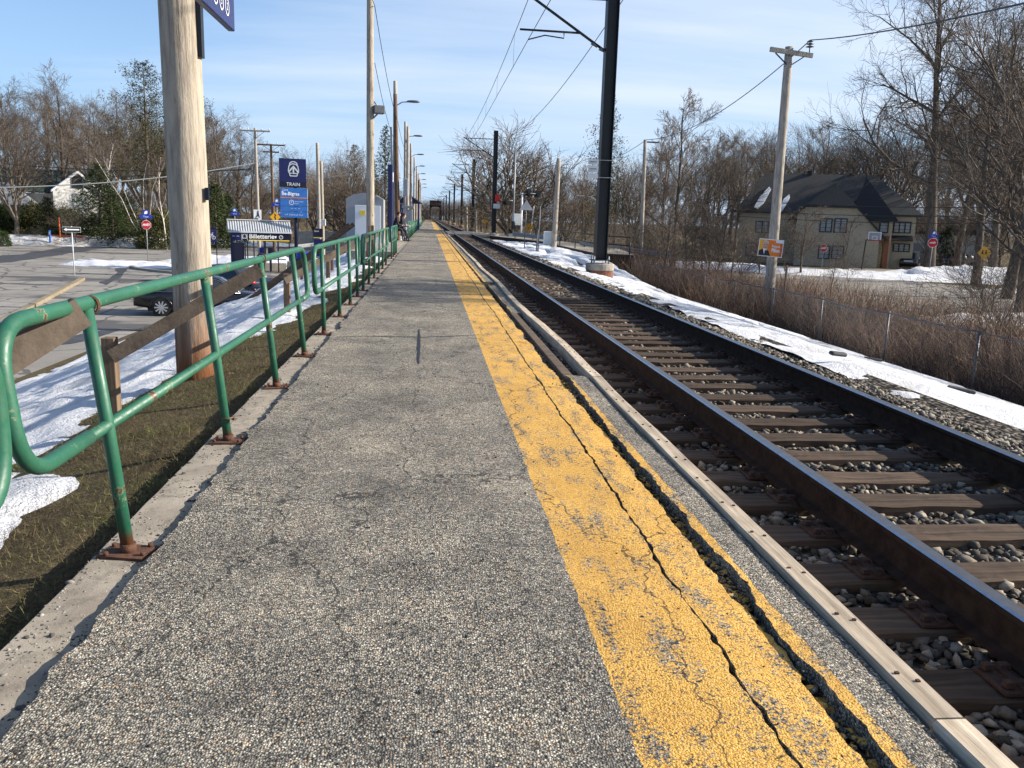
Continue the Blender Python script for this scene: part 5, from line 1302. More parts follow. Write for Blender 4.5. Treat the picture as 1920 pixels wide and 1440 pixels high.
# ------------------------------------------------------------------ house on the right
Ph = on(1550, 497, -2.5); rz = face_cam(Ph)
ex = Vector((math.cos(rz), math.sin(rz), 0)); ey = Vector((-math.sin(rz), math.cos(rz), 0))
def hp(px, py, yl=0.):
    o_ = Ph+ey*yl; r = ray(px, py); k = (o_-C0).dot(ey)/r.dot(ey); X = C0+r*k
    return (X-Ph).dot(ex), X.z-Ph.z
t = thing('house', 'large beige stucco house with dark hipped roof and turret', 'house', (Ph.x, Ph.y, -2.5), rz)
xl = hp(1385, 430, 0)[0]; xr = hp(1716, 430, 0)[0]; ze = hp(1725, 407, -.5)[1]; zr = hp(1550, 327, 5)[1]; rl = hp(1436, 327, 5)[0]; rr_ = hp(1640, 328, 5)[0]
D = 10.
b = MB().box(((xl+xr)/2, D/2, ze/2), (xr-xl, D, ze), 'stucco'); b.build('wall', t)
def hip(b, x0, x1, y0, y1, z0, z1, r0, r1, mat, ym=None, th=.22):
    ym = ym if ym is not None else (y0+y1)/2
    v = [(x0, y0, z0), (x1, y0, z0), (x1, y1, z0), (x0, y1, z0), (r0, ym, z1), (r1, ym, z1)] + [(x0, y0, z0-th), (x1, y0, z0-th), (x1, y1, z0-th), (x0, y1, z0-th)]
    return b.add(v, [(0, 1, 5, 4), (1, 2, 5), (2, 3, 4, 5), (3, 0, 4), (0, 6, 7, 1), (1, 7, 8, 2), (2, 8, 9, 3), (3, 9, 6, 0), (6, 9, 8, 7)], mat)
b = MB(); hip(b, xl-.6, xr+.6, -.55, D+.55, ze+.2, zr, rl, rr_, 'roof_shingle'); rf = b.build('roof', t)
MB().box((hp(1518, 327, 5)[0], 5, zr+.1), (.5, .5, .5), 'black_steel').box((hp(1597, 327, 5)[0], 5, zr), (.45, .45, .4), 'black_steel').build('vent', rf)
# front wing
yw = -3.6
wx0 = hp(1492, 440, yw)[0]; wx1 = hp(1650, 440, yw)[0]
ax, az = hp(1566, 342, yw+1.8); e0 = hp(1478, 411, yw-.4); e1 = hp(1664, 449, yw-.4); c0 = hp(1552, 385, yw-.4); c1 = hp(1588, 385, yw-.4)
slopeL = (az-e0[1])/(ax-e0[0]); slopeR = (az-e1[1])/(e1[0]-ax)
zL = lambda x: e0[1]+(x-e0[0])*slopeL; zR = lambda x: e1[1]+(e1[0]-x)*slopeR
zc = hp(1570, 385, yw-.4)[1]; cl = e0[0]+(zc-e0[1])/slopeL; cr_ = e1[0]-(zc-e1[1])/slopeR
b = MB(); yf = yw-.4; yb = 5.0
v = [(e0[0], yf, e0[1]), (cl, yf, zc), (ax, yw+1.8, az), (cr_, yf, zc), (e1[0], yf, e1[1]), (e0[0], yb, e0[1]), (ax, yb, az), (e1[0], yb, e1[1])]
b.add(v, [(0, 1, 2, 6, 5), (4, 7, 6, 2, 3), (1, 3, 2)], 'roof_shingle')
v2 = [(x, y, z-.25) for x, y, z in v]
b.add(v2, [(0, 5, 6, 2, 1), (4, 3, 2, 6, 7), (1, 2, 3)], 'black_steel')
for i, j in ((0, 1), (1, 3), (3, 4)): b.add([v[i], v[j], v2[j], v2[i]], [(0, 1, 2, 3)], 'black_steel')
b.build('wing_roof', t)
MB().prism([(wx0, 0), (wx1, 0), (wx1, zR(wx1)-.2), (cr_, zc-.15), (cl, zc-.15), (wx0, zL(wx0)-.2)], yw, 0, 'stucco').build('wing_wall', t)
# turret roof, awning, entrance
tx, tz_ = hp(1625, 334, -.2); t0 = hp(1594, 411, -2.2)[0]; t1 = hp(1683, 411, -2.2)[0]; tzb = hp(1640, 411, -2.2)[1]
b = MB(); hip(b, t0, t1, -2.4, 2.4, tzb, tz_, tx-.05, tx+.05, 'roof_metal'); b.tube([(tx, 0, tz_-.1), (tx, 0, tz_+.9)], .04, 'black_steel', 6); b.build('turret_roof', t)
MB().box(((t0+t1)/2+.5, -.9, tzb/2), ((t1-t0)*.62, 1.8, tzb), 'stucco').build('turret_wall', t)
a0 = hp(1667, 450, -1.2); a1 = hp(1713, 441, -1.2)
MB().prism([(-.2, 0), (1.3, -.55), (1.3, -.65), (-.2, -.65)], a0[0], a1[0], 'roof_metal', frame=Matrix(((0, 1, 0), (-1, 0, 0), (0, 0, 1))) if False else Matrix(((0, 1, 0, 0), (-1, 0, 0, 0), (0, 0, 1, a1[1]), (0, 0, 0, 1)))).build('awning', t)
w0 = hp(1656, 470, -2)[0]; w1 = hp(1665, 470, -2)[0]
MB().box(((w0+w1)/2, -2.0, 1.7), (w1-w0, .35, 3.4), 'terracotta').build('entrance_post', t); MB().box((w0-.6, -1.9, 1.3), (.9, .3, 2.6), 'stone_mix').build('stone_pier', t)
def window(px0, py0, px1, py1, yl, cols):
    x0, z1 = hp(px0, py0, yl); x1, z0 = hp(px1, py1, yl); w = x1-x0; h_ = z1-z0
    f = MB()
    for xx in [x0+w*k/cols for k in range(cols+1)]: f.box((xx, yl-.05, (z0+z1)/2), (.12, .1, h_), 'black_steel')
    for k, zz_ in enumerate((z0, z0+h_*.33, z0+h_*.66, z1)): f.box(((x0+x1)/2, yl-.05+.002, zz_), (w+.12, .095 if k in (0, 3) else .06, .11 if k in (0, 3) else .035), 'black_steel')
    o = f.build('window', t); MB().box(((x0+x1)/2, yl-.02, (z0+z1)/2), (w, .03, h_), 'house_glass').build('pane', o)
for r_ in ((1539, 410, 1558, 435, yw, 2), (1566, 410, 1586, 436, yw, 2), (1536, 461, 1554, 485, yw, 2), (1561, 461, 1580, 485, yw, 2), (1677, 416, 1706, 437, 0, 3), (1651, 416, 1664, 436, -1.82, 1), (1676, 457, 1704, 472, 0, 3), (1418, 415, 1440, 436, 0, 2), (1400, 455, 1416, 480, 0, 2)): window(*r_)
# snow slivers on the roof
def roofpt(px, py):
    f = max(0, min(1, (ze+.2-0)/1)); yl = 0
    for _ in range(12):
        x, z = hp(px, py, yl); yl = -.55+(D/2+.55)*(z-ze-.2)/(zr-ze-.2)
    return Vector((x, yl-.06, z+.05))
for pts, lb in (([(1442, 352), (1446, 356), (1432, 382), (1420, 393), (1414, 390), (1424, 372)], 'left snow sliver lying on the dark house roof'), ([(1480, 366), (1481, 372), (1468, 395), (1463, 400), (1462, 390), (1470, 374)], 'right snow sliver on the house roof behind the pole')):
    b = MB(); vs = [roofpt(*q) for q in pts]; up = Vector((0, -.04, .07)); n = len(vs)
    b.add(vs+[q+up for q in vs], [list(range(n))[::-1], list(range(n, 2*n))]+[(i, (i+1) % n, n+(i+1) % n, n+i) for i in range(n)], 'snow')
    o = b.build('roof_snow'); o.location = (Ph.x, Ph.y, -2.5); o.rotation_euler = (0, 0, rz); tag(o, lb, 'snow')
q = on(1622, 505, -2.45)
t = thing('basketball_hoop', 'white basketball backboard with red rim on a black pole', 'basketball hoop', (q.x, q.y, -2.5), rz)
MB().tube([(-.35, 0, -.2), (-.2, .1, 2.9), (.25, -.3, 3.3)], .06, 'black_steel', 8).build('post', t)
b = MB().box((.55, -.35, 3.35), (1.2, .05, .85), 'sign_white'); b.build('backboard', t); b = MB().box((.55, -.38, 3.35), (1.05, .02, .7), 'metal_grey_paint').box((.55, -.395, 3.2), (.5, .02, .36), 'sign_white').box((.55, -.41, 3.2), (.38, .02, .25), 'metal_grey_paint'); b.build('target', t)
MB().tube([(.55+.23*math.cos(a), -.65+.23*math.sin(a), 2.98) for a in [k*.5 for k in range(14)]], .02, 'sign_red', 6).build('rim', t); MB().box((.55, -.38, 2.95), (1.2, .06, .1), 'sign_red').build('edge_pad', t)
q = on(1649, 496, -2.45); t = thing('wheelie_bin', 'dark navy wheeled bin beside the house entrance', 'bin', (q.x, q.y, -2.5), rz)
MB().prism([(-.3, .1), (.3, .1), (.36, 1.05), (-.36, 1.05)], -.35, .35, 'navy_dark').build('body', t); MB().box((0, 0, 1.1), (.78, .8, .08), 'navy_dark', bev=.02).build('lid', t)
q = on(1741, 521, -2.48); stop_sign(q, 3.0, 'red ARRÊT sign with blue street names at the right corner', face_cam(q), r=.42)
q = on(1540, 512, -2.48); stop_sign(q, 2.2, 'red ARRÊT sign in front of the beige house wall', face_cam(q)-.35, False, r=.36)
q = on(1837, 537, -2.48); t = thing('warning_sign', 'yellow diamond warning sign with black figures, right of the snow lawn', 'sign', q, face_cam(q)); MB().tube([(-.05, 0, -.2), (0, 0, 2.9)], .06, 'post_wood', 8).build('post', t)
MB().prism([(0, 2.0), (.46, 2.5), (0, 3.0), (-.46, 2.5)], -.09, -.07, 'sign_yellow').build('panel', t)
b = MB()
for dx in (-.12, .12): b.disc((dx, 2.64), .05, -.096, 'black_steel', 10); b.prism([(dx-.05, 2.58), (dx+.05, 2.58), (dx+.09, 2.3), (dx+.03, 2.42), (dx-.03, 2.42), (dx-.09, 2.3)], -.096, -.1, 'black_steel')
b.build('figures_mark', t)
# pale garage / trailer behind the snow on the right
q = at(1760, 462, 104); t = thing('garage', 'white garage behind the trees right of the house', 'garage', (q.x, q.y, -2.5), rz)
MB().box((0, 0, 1.9), (9, 5, 3.8), 'white_siding').build('wall', t); b = MB(); hip(b, -4.8, 4.8, -2.8, 2.8, 3.9, 5.6, -3, 3, 'roof_shingle'); b.build('roof', t)
MB().box((2.2, -2.53, 1.7), (3, .06, 2.2), 'house_glass').build('window', t); MB().box((-2, -2.53, 1.3), (2.6, .06, 2.5), 'metal_grey_paint').build('garage_door', t)

# ------------------------------------------------------------------ crossing, path and signals on the right
pth = [(5.2, 74.4), (5.2, 88), (9.5, 71), (13, 58), (12.4, 51.5), (10.2, 53), (8.4, 65)]
b = MB(); zz_ = [-.03, -.03, -.12, -.35, -.5, -.48, -.16]; n = len(pth)
b.add([(x, y, z) for (x, y), z in zip(pth, zz_)]+[(x, y, -2.6) for x, y in pth], [[0, 6, 5, 4, 3, 2, 1]], 'concrete'); b.add([(x, y, z-.004) for (x, y), z in zip(pth, zz_)]+[(x, y, -2.6) for x, y in pth], [(i, (i+1) % n, n+(i+1) % n, n+i) for i in range(n)], 'rusty_plate'); struct(b.build('path'))  # path side walls in dark rust-brown: their shade is put into the colour
def mast_rail(pts, label):
    t = thing('path_railing', label, 'railing', pts[0]); o_ = Vector(pts[0])
    for z in (1.05, .55): MB().tube([Vector(p)-o_+Vector((0, 0, z)) for p in pts], .035, 'black_steel', 8).build('top_rail' if z > 1 else 'middle_rail', t)
    for p in pts: MB().tube([Vector(p)-o_+Vector((0, 0, -.3)), Vector(p)-o_+Vector((0, 0, 1.05))], .035, 'black_steel', 8).build('post', t)
mast_rail([(8.7, 64, -.18), (9.2, 60.5, -.25), (9.7, 57, -.36), (10.3, 53.4, -.46), (12.2, 51.8, -.5)], 'dark pipe railing along the ramp path beyond the crossing')
A = at(962, 437, 72)
wbeam('guard_rail', (A.x, 72, -.35), (9.8, 64, -.5), 'galvanised guard rail beside the crossing path', step=3.4)
wbeam('guard_rail', (10.6, 60, -.6), (16, 56, -1.2), 'galvanised guard rail dropping away right of the white pole', step=3)
q = at(1041, 455, 60); tp = at(1047, 297, 60); pole('utility_pole', 'pale smooth wooden pole standing by the crossing path', 'pole', (q.x-.1, 60, -.6), tp.z+.6, .19, .15, 'pole_wood_plain', (.12, 0))
q = at(1030, 456, 60.6); t = thing('control_cabinet', 'white control cabinet left of the pale smooth pole', 'cabinet', (q.x-.12, 60.6, -.45), -.1); MB().box((0, 0, .55), (.62, .5, 1.1), 'sign_white', bev=.02).build('body', t); MB().box((0, -.26, .55), (.5, .02, .95), 'sign_grey').build('door', t)
# crossing signal masts
t = thing('crossing_signal', 'grey railway crossing signal with round black lamp heads', 'crossing signal', (7.35, 76, -.3), .25)
MB().tube([(0, 0, -.3), (0, 0, 7.6)], .07, 'galv', 10).build('mast', t); MB().tube([(.75, 0, -.3), (.75, 0, 4.0)], .09, 'sign_white', 10).build('mast', t)
MB().tube([(0, 0, 3.7), (1.2, -.1, 4.0), (2.3, -.2, 3.95)], .04, 'galv', 8).tube([(0, 0, 3.3), (-.6, 0, 3.3)], .04, 'galv', 8).build('arm', t)
for x, z in ((1.3, 4.05), (2.15, 3.95), (-.72, 3.15), (1.15, 3.05)):
    b = MB(); b.tube([(x, -.02, z), (x, .02, z)], .33, 'black_steel', 18); b.tube([(x, .02, z), (x, .35, z)], .14, 'black_steel', 12); b.tube([(x, -.03, z), (x, -.3, z)], [.17, .13], 'black_steel', 12); b.build('signal_lamp', t)
MB().box((.3, -.1, 1.7), (.75, .4, 1.0), 'sign_grey', bev=.03).build('relay_box', t); MB().box((-.05, -.15, 1.2), (.3, .3, .7), 'black_steel', bev=.03).build('gate_motor', t); MB().box((.1, 0, .1), (1.2, .6, .7), 'metal_grey_dark').build('plinth', t)
q = at(983, 460, 50); t = thing('triangle_sign', 'grey back of a triangle sign on a thin post in snow', 'sign', (q.x, 50, -.35), .15); h = at(990, 386, 50).z+.35
MB().tube([(0, 0, -.2), (.06, 0, h+.3)], .03, 'dark_galv', 8).build('post', t); MB().prism([(-.38, h-.25), (.46, h-.25), (.05, h+.32)], -.04, -.025, 'metal_grey_paint').build('panel', t)
for i, (x0, x1) in enumerate(((1005, 1009), (1009, 1013))):
    q = at(x0, 467, 46); tag(MB().tube([(q.x, 46+.1*i, -.6), (at(x1, 386 if i else 430, 46).x, 46, at(x1, 386 if i else 430, 46).z)], .035, 'dark_galv', 8).build('sign_post'), ('shorter', 'taller')[i]+' of two bare metal posts in snow before the path', 'post')
q = at(991, 427, 90); t = thing('warning_sign', 'amber warning sign on a slanting thin pole beyond the crossing', 'sign', (q.x, 90, -2.4), -.1)
MB().tube([(0, 0, 0), (.5, 0, 5.5)], .06, 'sign_white', 8).build('post', t); zq = q.z+2.4; MB().prism([(0, zq-.5), (.45, zq), (.25, zq+.45), (-.15, zq+.45), (-.4, zq)], -.1, -.08, 'sign_yellow').build('panel', t)
q = at(909, 414, 105); t = thing('warning_sign', 'small yellow diamond sign on brown post beyond the second mast', 'sign', (q.x, 105, -.6), 0); MB().tube([(0, 0, -.5), (0, 0, 1.4)], .06, 'terracotta', 8).build('post', t); zq = q.z+.6; MB().prism([(0, zq-.42), (.42, zq), (0, zq+.42), (-.42, zq)], -.09, -.07, 'sign_yellow').build('panel', t)
for px, pt, pb, Y, r_, lb in ((1210, 262, 480, 60, .16, 'grey leaning pole with a short bracket, behind the nearest mast'), (893, 394, 436, 84, .09, 'thin white post beyond the second mast'), (875, 388, 430, 100, .13, 'short pale pole with a bracket beside the third mast')):
    a = at(px, pt, Y); c = at(px-(8 if px > 1200 else 0), pb, Y); zb = max(c.z, -2.5) if px < 1000 else -2.5
    pt_ = pole('utility_pole', lb, 'pole', (c.x, Y, zb), a.z-zb, r_, r_*.75, 'pole_wood_plain', (a.x-c.x, 0))
    if px == 1210: MB().box((a.x-c.x+.5, 0, a.z-zb-.15), (1.0, .08, .1), 'dark_galv').build('bracket', pt_)
    if px == 875: MB().box((0, 0, a.z-zb-.05), (1.6, .1, .12), 'dark_galv').build('bracket', pt_)
for px, py, Y, lb in ((1080, 367, 88, 'curved street lamp arm over the far road right of the pale pole'),):
    q = at(px, py, Y); t = thing('street_lamp', lb, 'street lamp', (q.x+3.2, Y, -2.5)); h = q.z+2.5
    MB().tube([(0, 0, 0), (0, 0, h-1.6), (-.3, 0, h-.9), (-1.6, 0, h-.1), (-2.4, 0, h)], [.09, .07, .06, .05, .05], 'galv', 8).build('post', t); MB().box((-2.8, 0, h), (.8, .25, .12), 'galv', bev=.04).build('lamp_head', t)
# bridge in the distance
t = thing('railway_bridge', 'dark steel truss railway bridge portal at the far end of the track', 'bridge', (2.95, 430, 0))
b = MB()
for sx in (-2.6, 2.6):
    for k in range(8):
        b.box((sx, k*7, 3.6), (.5, .5, 10.8), 'truss')
        if k < 7: b.bar((sx, k*7, -1 if k % 2 else 9), (sx, k*7+7, 9 if k % 2 else -1), .4, .4, 'truss')
    b.box((sx, 24.5, 9.0), (.5, 50, .6), 'truss'); b.box((sx, 24.5, -1.3), (.6, 50, 1.2), 'truss')
b.build('side_truss', t)
b = MB()
for k in range(8):
    b.box((0, k*7, 9.0), (5.2, .4, .5), 'truss')
b.box((0, -.2, 8.2), (5.4, .3, 1.9), 'truss'); b.box((0, -.2, 6.4), (5.4, .2, .5), 'truss')
for s in (-1, 1): b.prism([(s*2.5, 7.2), (s*2.5, 4.0), (s*2.2, 5.2), (s*1.4, 6.3), (0, 6.6), (0, 7.2)], -.3, 0, 'truss')
b.build('portal', t)
tag(MB().box((6.4, 425, 1.2), (.5, .3, 1.3), 'sign_white').tube([(6.4, 425, -.5), (6.4, 425, 1)], .1, 'galv').build('track_signal'), 'small white trackside board right of the bridge portal', 'signal')

# ------------------------------------------------------------------ house on the left
q = at(145, 392, 104); rzl = face_cam(q)+.12
t = thing('house', 'white gabled house with dark green roof behind the left evergreens', 'house', (q.x, q.y, -2.5), rzl)
zq = lambda py: at(145, py, 104).z+2.5
MB().box((-6, 5, zq(365)/2), (18, 8, zq(365)), 'white_siding').build('wall', t)
b = MB(); z0, z1 = zq(362), zq(318)
b.prism([(-.7, z0), (4, z1), (8.7, z0), (4, z1-.25)], -15.5, 3.5, 'roof_green', frame=Matrix(((0, 1, 0, 0), (1, 0, 0, .6), (0, 0, 1, 0), (0, 0, 0, 1)))); b.build('roof', t)
gx = 2.6
MB().prism([(-gx+.2, 0), (gx, 0), (gx, zq(362)), (.2, zq(324)), (-gx+.2, zq(355))], -.4, .6, 'white_siding').build('gable_wall', t)
b = MB(); b.prism([(-gx, zq(358)), (.2, zq(320)), (gx+.4, zq(364)), (gx+.4, zq(368)), (.2, zq(325)), (-gx, zq(362))], -.8, 1, 'sign_white'); b.build('gable_trim', t)
MB().box((.1, -.45, zq(340)), (1.1, .1, 1.5), 'glass_dark').build('window', t); MB().box((.4, -.45, zq(378)), (1.6, .1, 1.8), 'house_glass').build('window', t)
q = at(20, 360, 98); t = thing('house', 'grey roofed low house at the far left behind the hedge', 'house', (q.x-3, q.y, -2.5), .3)
MB().box((0, 3, 2), (9, 6, 4), 'metal_grey_paint').build('wall', t); b = MB(); hip(b, -5, 5, -.5, 6.5, 4, 6.2, -2.5, 2.5, 'metal_grey_dark'); b.build('roof', t)

# ------------------------------------------------------------------ trees
def rot_dir(d, ang, az):
    u = d.orthogonal().normalized(); w = d.cross(u)
    return (d*math.cos(ang)+(u*math.cos(az)+w*math.sin(az))*math.sin(ang)).normalized()
def grow(seed, H, r, fork=.3, limbs=9, counts=(8, 6, 5), spread=(28, 55), up=.10, multi=0, wob=.10, minr=.008, lens=.42, mspread=(10, 42), bark='bark', twig='twig'):
    g = random.Random(seed); T = MB(); P3 = []; R0 = []; R1 = []
    def poly(p, d, l, n, upb, w):
        pts = [p]; s_ = l/n
        for _ in range(n):
            d = (d+Vector((g.gauss(0, w), g.gauss(0, w), g.gauss(0, w*.6)+upb))).normalized(); pts.append(pts[-1]+d*s_)
        return pts, d
    def at_(pts, t_):
        f = t_*(len(pts)-1); i = min(int(f), len(pts)-2); return pts[i].lerp(pts[i+1], f-i), (pts[i+1]-pts[i]).normalized()
    def branch(p, d, l, r0, lev):
        n = (5, 4, 3, 2, 2)[lev]
        pts, _ = poly(p, d, l, n, up*(.9 if lev < 3 else .4), wob*(1+.5*lev))
        rend = max(minr*.6, r0*.32)
        if lev <= 2:
            rr = [r0+(rend-r0)*k/n for k in range(n+1)]
            (T if lev <= 1 else T2).tube(pts, rr, bark if lev <= 1 else twig, 6 if lev <= 1 else 4, cap=False)
        else:
            P3.append([pts[0], pts[1], pts[2]]); R0.append(r0); R1.append(rend)
        if lev > len(counts): return
        c = counts[lev-1]
        c = max(2, int(c*g.uniform(.75, 1.25)))
        for k in range(c):
            t_ = .22+.78*(k+g.random())/c
            q, dd = at_(pts, min(t_, .99)); a = R(g.uniform(*spread))
            branch(q, rot_dir(dd, a*(1 if t_ < .93 else .4), g.uniform(0, 6.28)), l*g.uniform(.45, .74)*(1.15-.45*t_), max(minr, r0*(1-.62*t_)*.6), lev+1)
    T2 = MB()
    if multi:
        pts, d = poly(Vector((0, 0, -.4)), Vector((0, 0, 1)), fork*H+.4, 3, .05, .04); T.tube(pts, [r*1.15, r, r*.97, r*.95], bark, 10, cap=False)
        for k in range(multi):
            dd = rot_dir(Vector((0, 0, 1)), R(g.uniform(*mspread)), 6.28*k/multi+g.uniform(-.4, .4))
            branch(pts[-1]-Vector((0, 0, g.uniform(0, .1*H*fork))), dd, H*(1-fork)*g.uniform(.75, 1.08), r*g.uniform(.5, .68), 1)
    else:
        n = 9; pts, d = poly(Vector((0, 0, -.4)), Vector((0, 0, 1)), H*.93, n, .04, wob*.35); T.tube(pts, [r*(1.15 if k == 0 else 1)*(1-.9*(k/n)**1.1)+.01 for k in range(n+1)], bark, 10, cap=False)
        for k in range(limbs):
            t_ = fork+(.97-fork)*(k+g.random()*.7)/limbs
            q, dd = at_(pts, t_); a = R(g.uniform(*spread))*(1.25-.5*t_)
            branch(q, rot_dir(dd, a, k*2.4+g.uniform(-.5, .5)), H*lens*g.uniform(.75, 1.1)*(1.25-.85*t_), max(.02, r*(1-.85*t_)*.55), 1)
    mz = max(max(q.z for pl in P3 for q in pl), max(v[2] for v in T.v)); k_ = H/mz
    T.v = [tuple(c*k_ for c in v) for v in T.v]; T2.v = [tuple(c*k_ for c in v) for v in T2.v]; P3 = [[q*k_ for q in pl] for pl in P3]
    tr = T.build('trunk')
    V, Fq = np_tubes(np.array([[tuple(q) for q in pl] for pl in P3]), np.array(R0), np.array(R1), 3)
    V2 = np.array(T2.v) if T2.v else np.zeros((0, 3)); 
    F2 = np.array(T2.f) if T2.f else np.zeros((0, 4), int)
    cr = np_mesh('crown', np.concatenate([V2, V]), np.concatenate([F2, Fq+len(V2)]), twig)
    return tr, cr
def conifer(seed, H, r, w, base=.12, irregular=.25, mat='needles', bark='bark', dens=1., droop=.12, taper=1.):
    g = random.Random(seed); gn = np.random.default_rng(seed); T = MB(); T.tube([(0, 0, -.4), (0, 0, H*.5), (0, 0, H*.98)], [r, r*.6, .02], bark, 8, cap=False)
    V = []; Fq = []
    n = int(H*7*dens)
    for k in range(n):
        z = H*(base+(1-base)*(k/n)**.92); f = 1-(z-H*base)/(H*(1-base)); L_ = w*(f**taper*.93+.07)*(1+irregular*g.gauss(0, 1)); L_ = max(.25, L_)
        az = k*2.39996+g.uniform(-.4, .4); d = Vector((math.cos(az), math.sin(az), -droop+.35*(1-f))).normalized()
        T.tube([(0, 0, z), tuple(Vector((0, 0, z))+d*L_*.9)], [max(.012, .03*f), .008], bark, 4, cap=False)
        m_ = int(13+L_*26); ts = gn.uniform(.15, 1.05, m_)
        for t_ in ts:
            p = Vector((0, 0, z))+d*L_*t_+Vector(gn.normal(0, .07*L_+.05, 3)); p.z -= .1*L_*t_*t_
            s_ = gn.uniform(.08, .19)*(.7+.05*H**.5); dd = (d*.7+Vector(gn.normal(0, .55, 3))).normalized(); u = dd.orthogonal().normalized()*s_*.32
            u.rotate(Matrix.Rotation(gn.uniform(0, 6.28), 3, dd))
            o_ = len(V); V += [tuple(p-u), tuple(p+u), tuple(p+dd*s_*1.6+u*.3), tuple(p+dd*s_*1.6-u*.3)]; Fq.append((o_, o_+1, o_+2, o_+3))
    return T.build('trunk'), np_mesh('crown', np.array(V), np.array(Fq), mat)
def bushmesh(seed, rx, ry, h, nleaf, mat):
    gn = np.random.default_rng(seed); V = []; Fq = []
    for k in range(nleaf):
        d = gn.normal(size=3); d /= np.linalg.norm(d); d[2] = abs(d[2]); rr = gn.uniform(.55, 1.0)**.5
        q = 1+.28*mn.noise(Vector(d*2.4)+Vector((seed, 0, 0)))+.15*mn.noise(Vector(d*6)+Vector((seed, 3, 0)))
        p = Vector((d[0]*rx*rr*q, d[1]*ry*rr*q, max(0., d[2]*h*rr*q))); s_ = gn.uniform(.05, .14); dd = Vector(d*.5+gn.normal(0, .6, 3)).normalized(); u = dd.orthogonal().normalized()*s_*.35
        u.rotate(Matrix.Rotation(gn.uniform(0, 6.28), 3, dd)); o_ = len(V)
        V += [tuple(p-u), tuple(p+u), tuple(p+dd*s_*1.5+u*.3), tuple(p+dd*s_*1.5-u*.3)]; Fq.append((o_, o_+1, o_+2, o_+3))
    T = MB()
    for k in range(6): a = k*1.05; T.tube([(0, 0, -.3), (rx*.45*math.cos(a), ry*.45*math.sin(a), h*.6)], [.06, .02], 'bark', 5, cap=False)
    return T.build('stem'), np_mesh('foliage', np.array(V), np.array(Fq), mat)
PROTO = {}
def reg(k, pair): PROTO[k] = pair; [COL.objects.unlink(o) for o in pair]
reg('oakA', grow(1, 20, .32, .28, 12, (8, 6, 5), (24, 52), .11, lens=.38, minr=.01055))
reg('oakB', grow(2, 18, .28, .22, 13, (8, 6, 5), (28, 58), .09, lens=.38, wob=.13, minr=.01055))
reg('oakC', grow(3, 19, .26, .30, 12, (8, 6, 5), (22, 50), .12, minr=.01055))
reg('multiA', grow(4, 15, .46, .10, 0, (10, 7, 5), (20, 46), .04, multi=7, mspread=(12, 46), wob=.07, minr=.018))
reg('multiB', grow(5, 20, .42, .20, 0, (11, 7, 6), (22, 46), .10, multi=5, wob=.08, minr=.01055))
reg('multiC', grow(13, 18, .36, .12, 0, (10, 7, 6), (22, 46), .10, multi=6, wob=.09, minr=.01055))
reg('slimA', grow(6, 14, .13, .22, 13, (7, 6, 5), (16, 40), .13, lens=.30, minr=.0105))
reg('slimB', grow(7, 13, .115, .18, 14, (7, 6, 5), (16, 44), .12, lens=.28, wob=.12, minr=.0105))
reg('tallA', grow(8, 27, .52, .30, 14, (9, 7, 6), (30, 62), .08, lens=.36, wob=.10, minr=.0115))
reg('tallB', grow(9, 24, .40, .26, 14, (9, 7, 6), (24, 56), .10, lens=.34, wob=.12, minr=.011))
reg('young', grow(10, 6, .05, .08, 0, (8, 6, 4), (18, 48), .08, multi=6, wob=.12, minr=.006))
reg('sapling', grow(14, 5, .05, .2, 11, (6, 5, 3), (22, 60), .08, lens=.4, wob=.14, minr=.006))
reg('birchA', grow(11, 13, .085, .06, 10, (7, 5, 4), (15, 42), .12, multi=4, mspread=(3, 13), wob=.15, minr=.0105, bark='birch_bark'))
reg('birchB', grow(12, 12, .07, .30, 11, (5, 4, 4), (15, 45), .12, lens=.3, wob=.12, minr=.0105, bark='birch_bark'))
reg('pine', conifer(21, 20, .34, 4.6, .30, .42, 'needles_olive', dens=.85, droop=-.08, taper=.55))
reg('pineB', conifer(25, 15, .26, 3.4, .22, .35, 'needles_olive', dens=.9, droop=-.05, taper=.7))
reg('spruce', conifer(22, 16, .28, 3.6, .05, .16, 'needles', dens=1.3, droop=.16))
reg('bushfir', conifer(23, 6, .14, 2.5, .0, .16, 'needles', dens=2.6, droop=.1, taper=.8))
reg('hedge', bushmesh(31, 2.6, 2.0, 3.2, 11000, 'needles'))
reg('hedgeB', bushmesh(32, 2.2, 1.9, 2.4, 9000, 'needles_olive'))
used = set()
def plant(kind, px, Y, H_, label, zb=-2.5, rz=None, group=None, name=None, wid=1., cat=None, X=None, ref=None):
    base = {'oakA': 20, 'oakB': 18, 'oakC': 19, 'multiA': 15, 'multiB': 20, 'multiC': 18, 'slimA': 14, 'slimB': 13, 'tallA': 27, 'tallB': 24, 'young': 6, 'sapling': 5, 'birchA': 13, 'birchB': 12, 'pine': 20, 'pineB': 15, 'spruce': 16, 'bushfir': 6, 'hedge': 3.2, 'hedgeB': 2.4}[kind]
    x = X if X is not None else at(px, 430, Y).x
    nm_ = name or {'pine': 'pine_tree', 'pineB': 'pine_tree', 'spruce': 'spruce_tree', 'bushfir': 'evergreen_tree', 'hedge': 'evergreen_shrub', 'hedgeB': 'evergreen_shrub', 'birchA': 'birch_tree', 'birchB': 'birch_tree', 'young': 'bare_shrub', 'sapling': 'young_tree'}.get(kind, 'bare_tree')
    t = thing(nm_, label, cat or ('shrub' if 'hrub' in nm_ else 'tree'), (x, Y, zb), rz if rz is not None else rnd.uniform(0, 6.28), group)
    s_ = H_/base; t.scale = (s_*wid, s_*wid, s_)
    for o in PROTO[kind]:
        c = o.copy(); COL.objects.link(c); c.parent = t
    return t
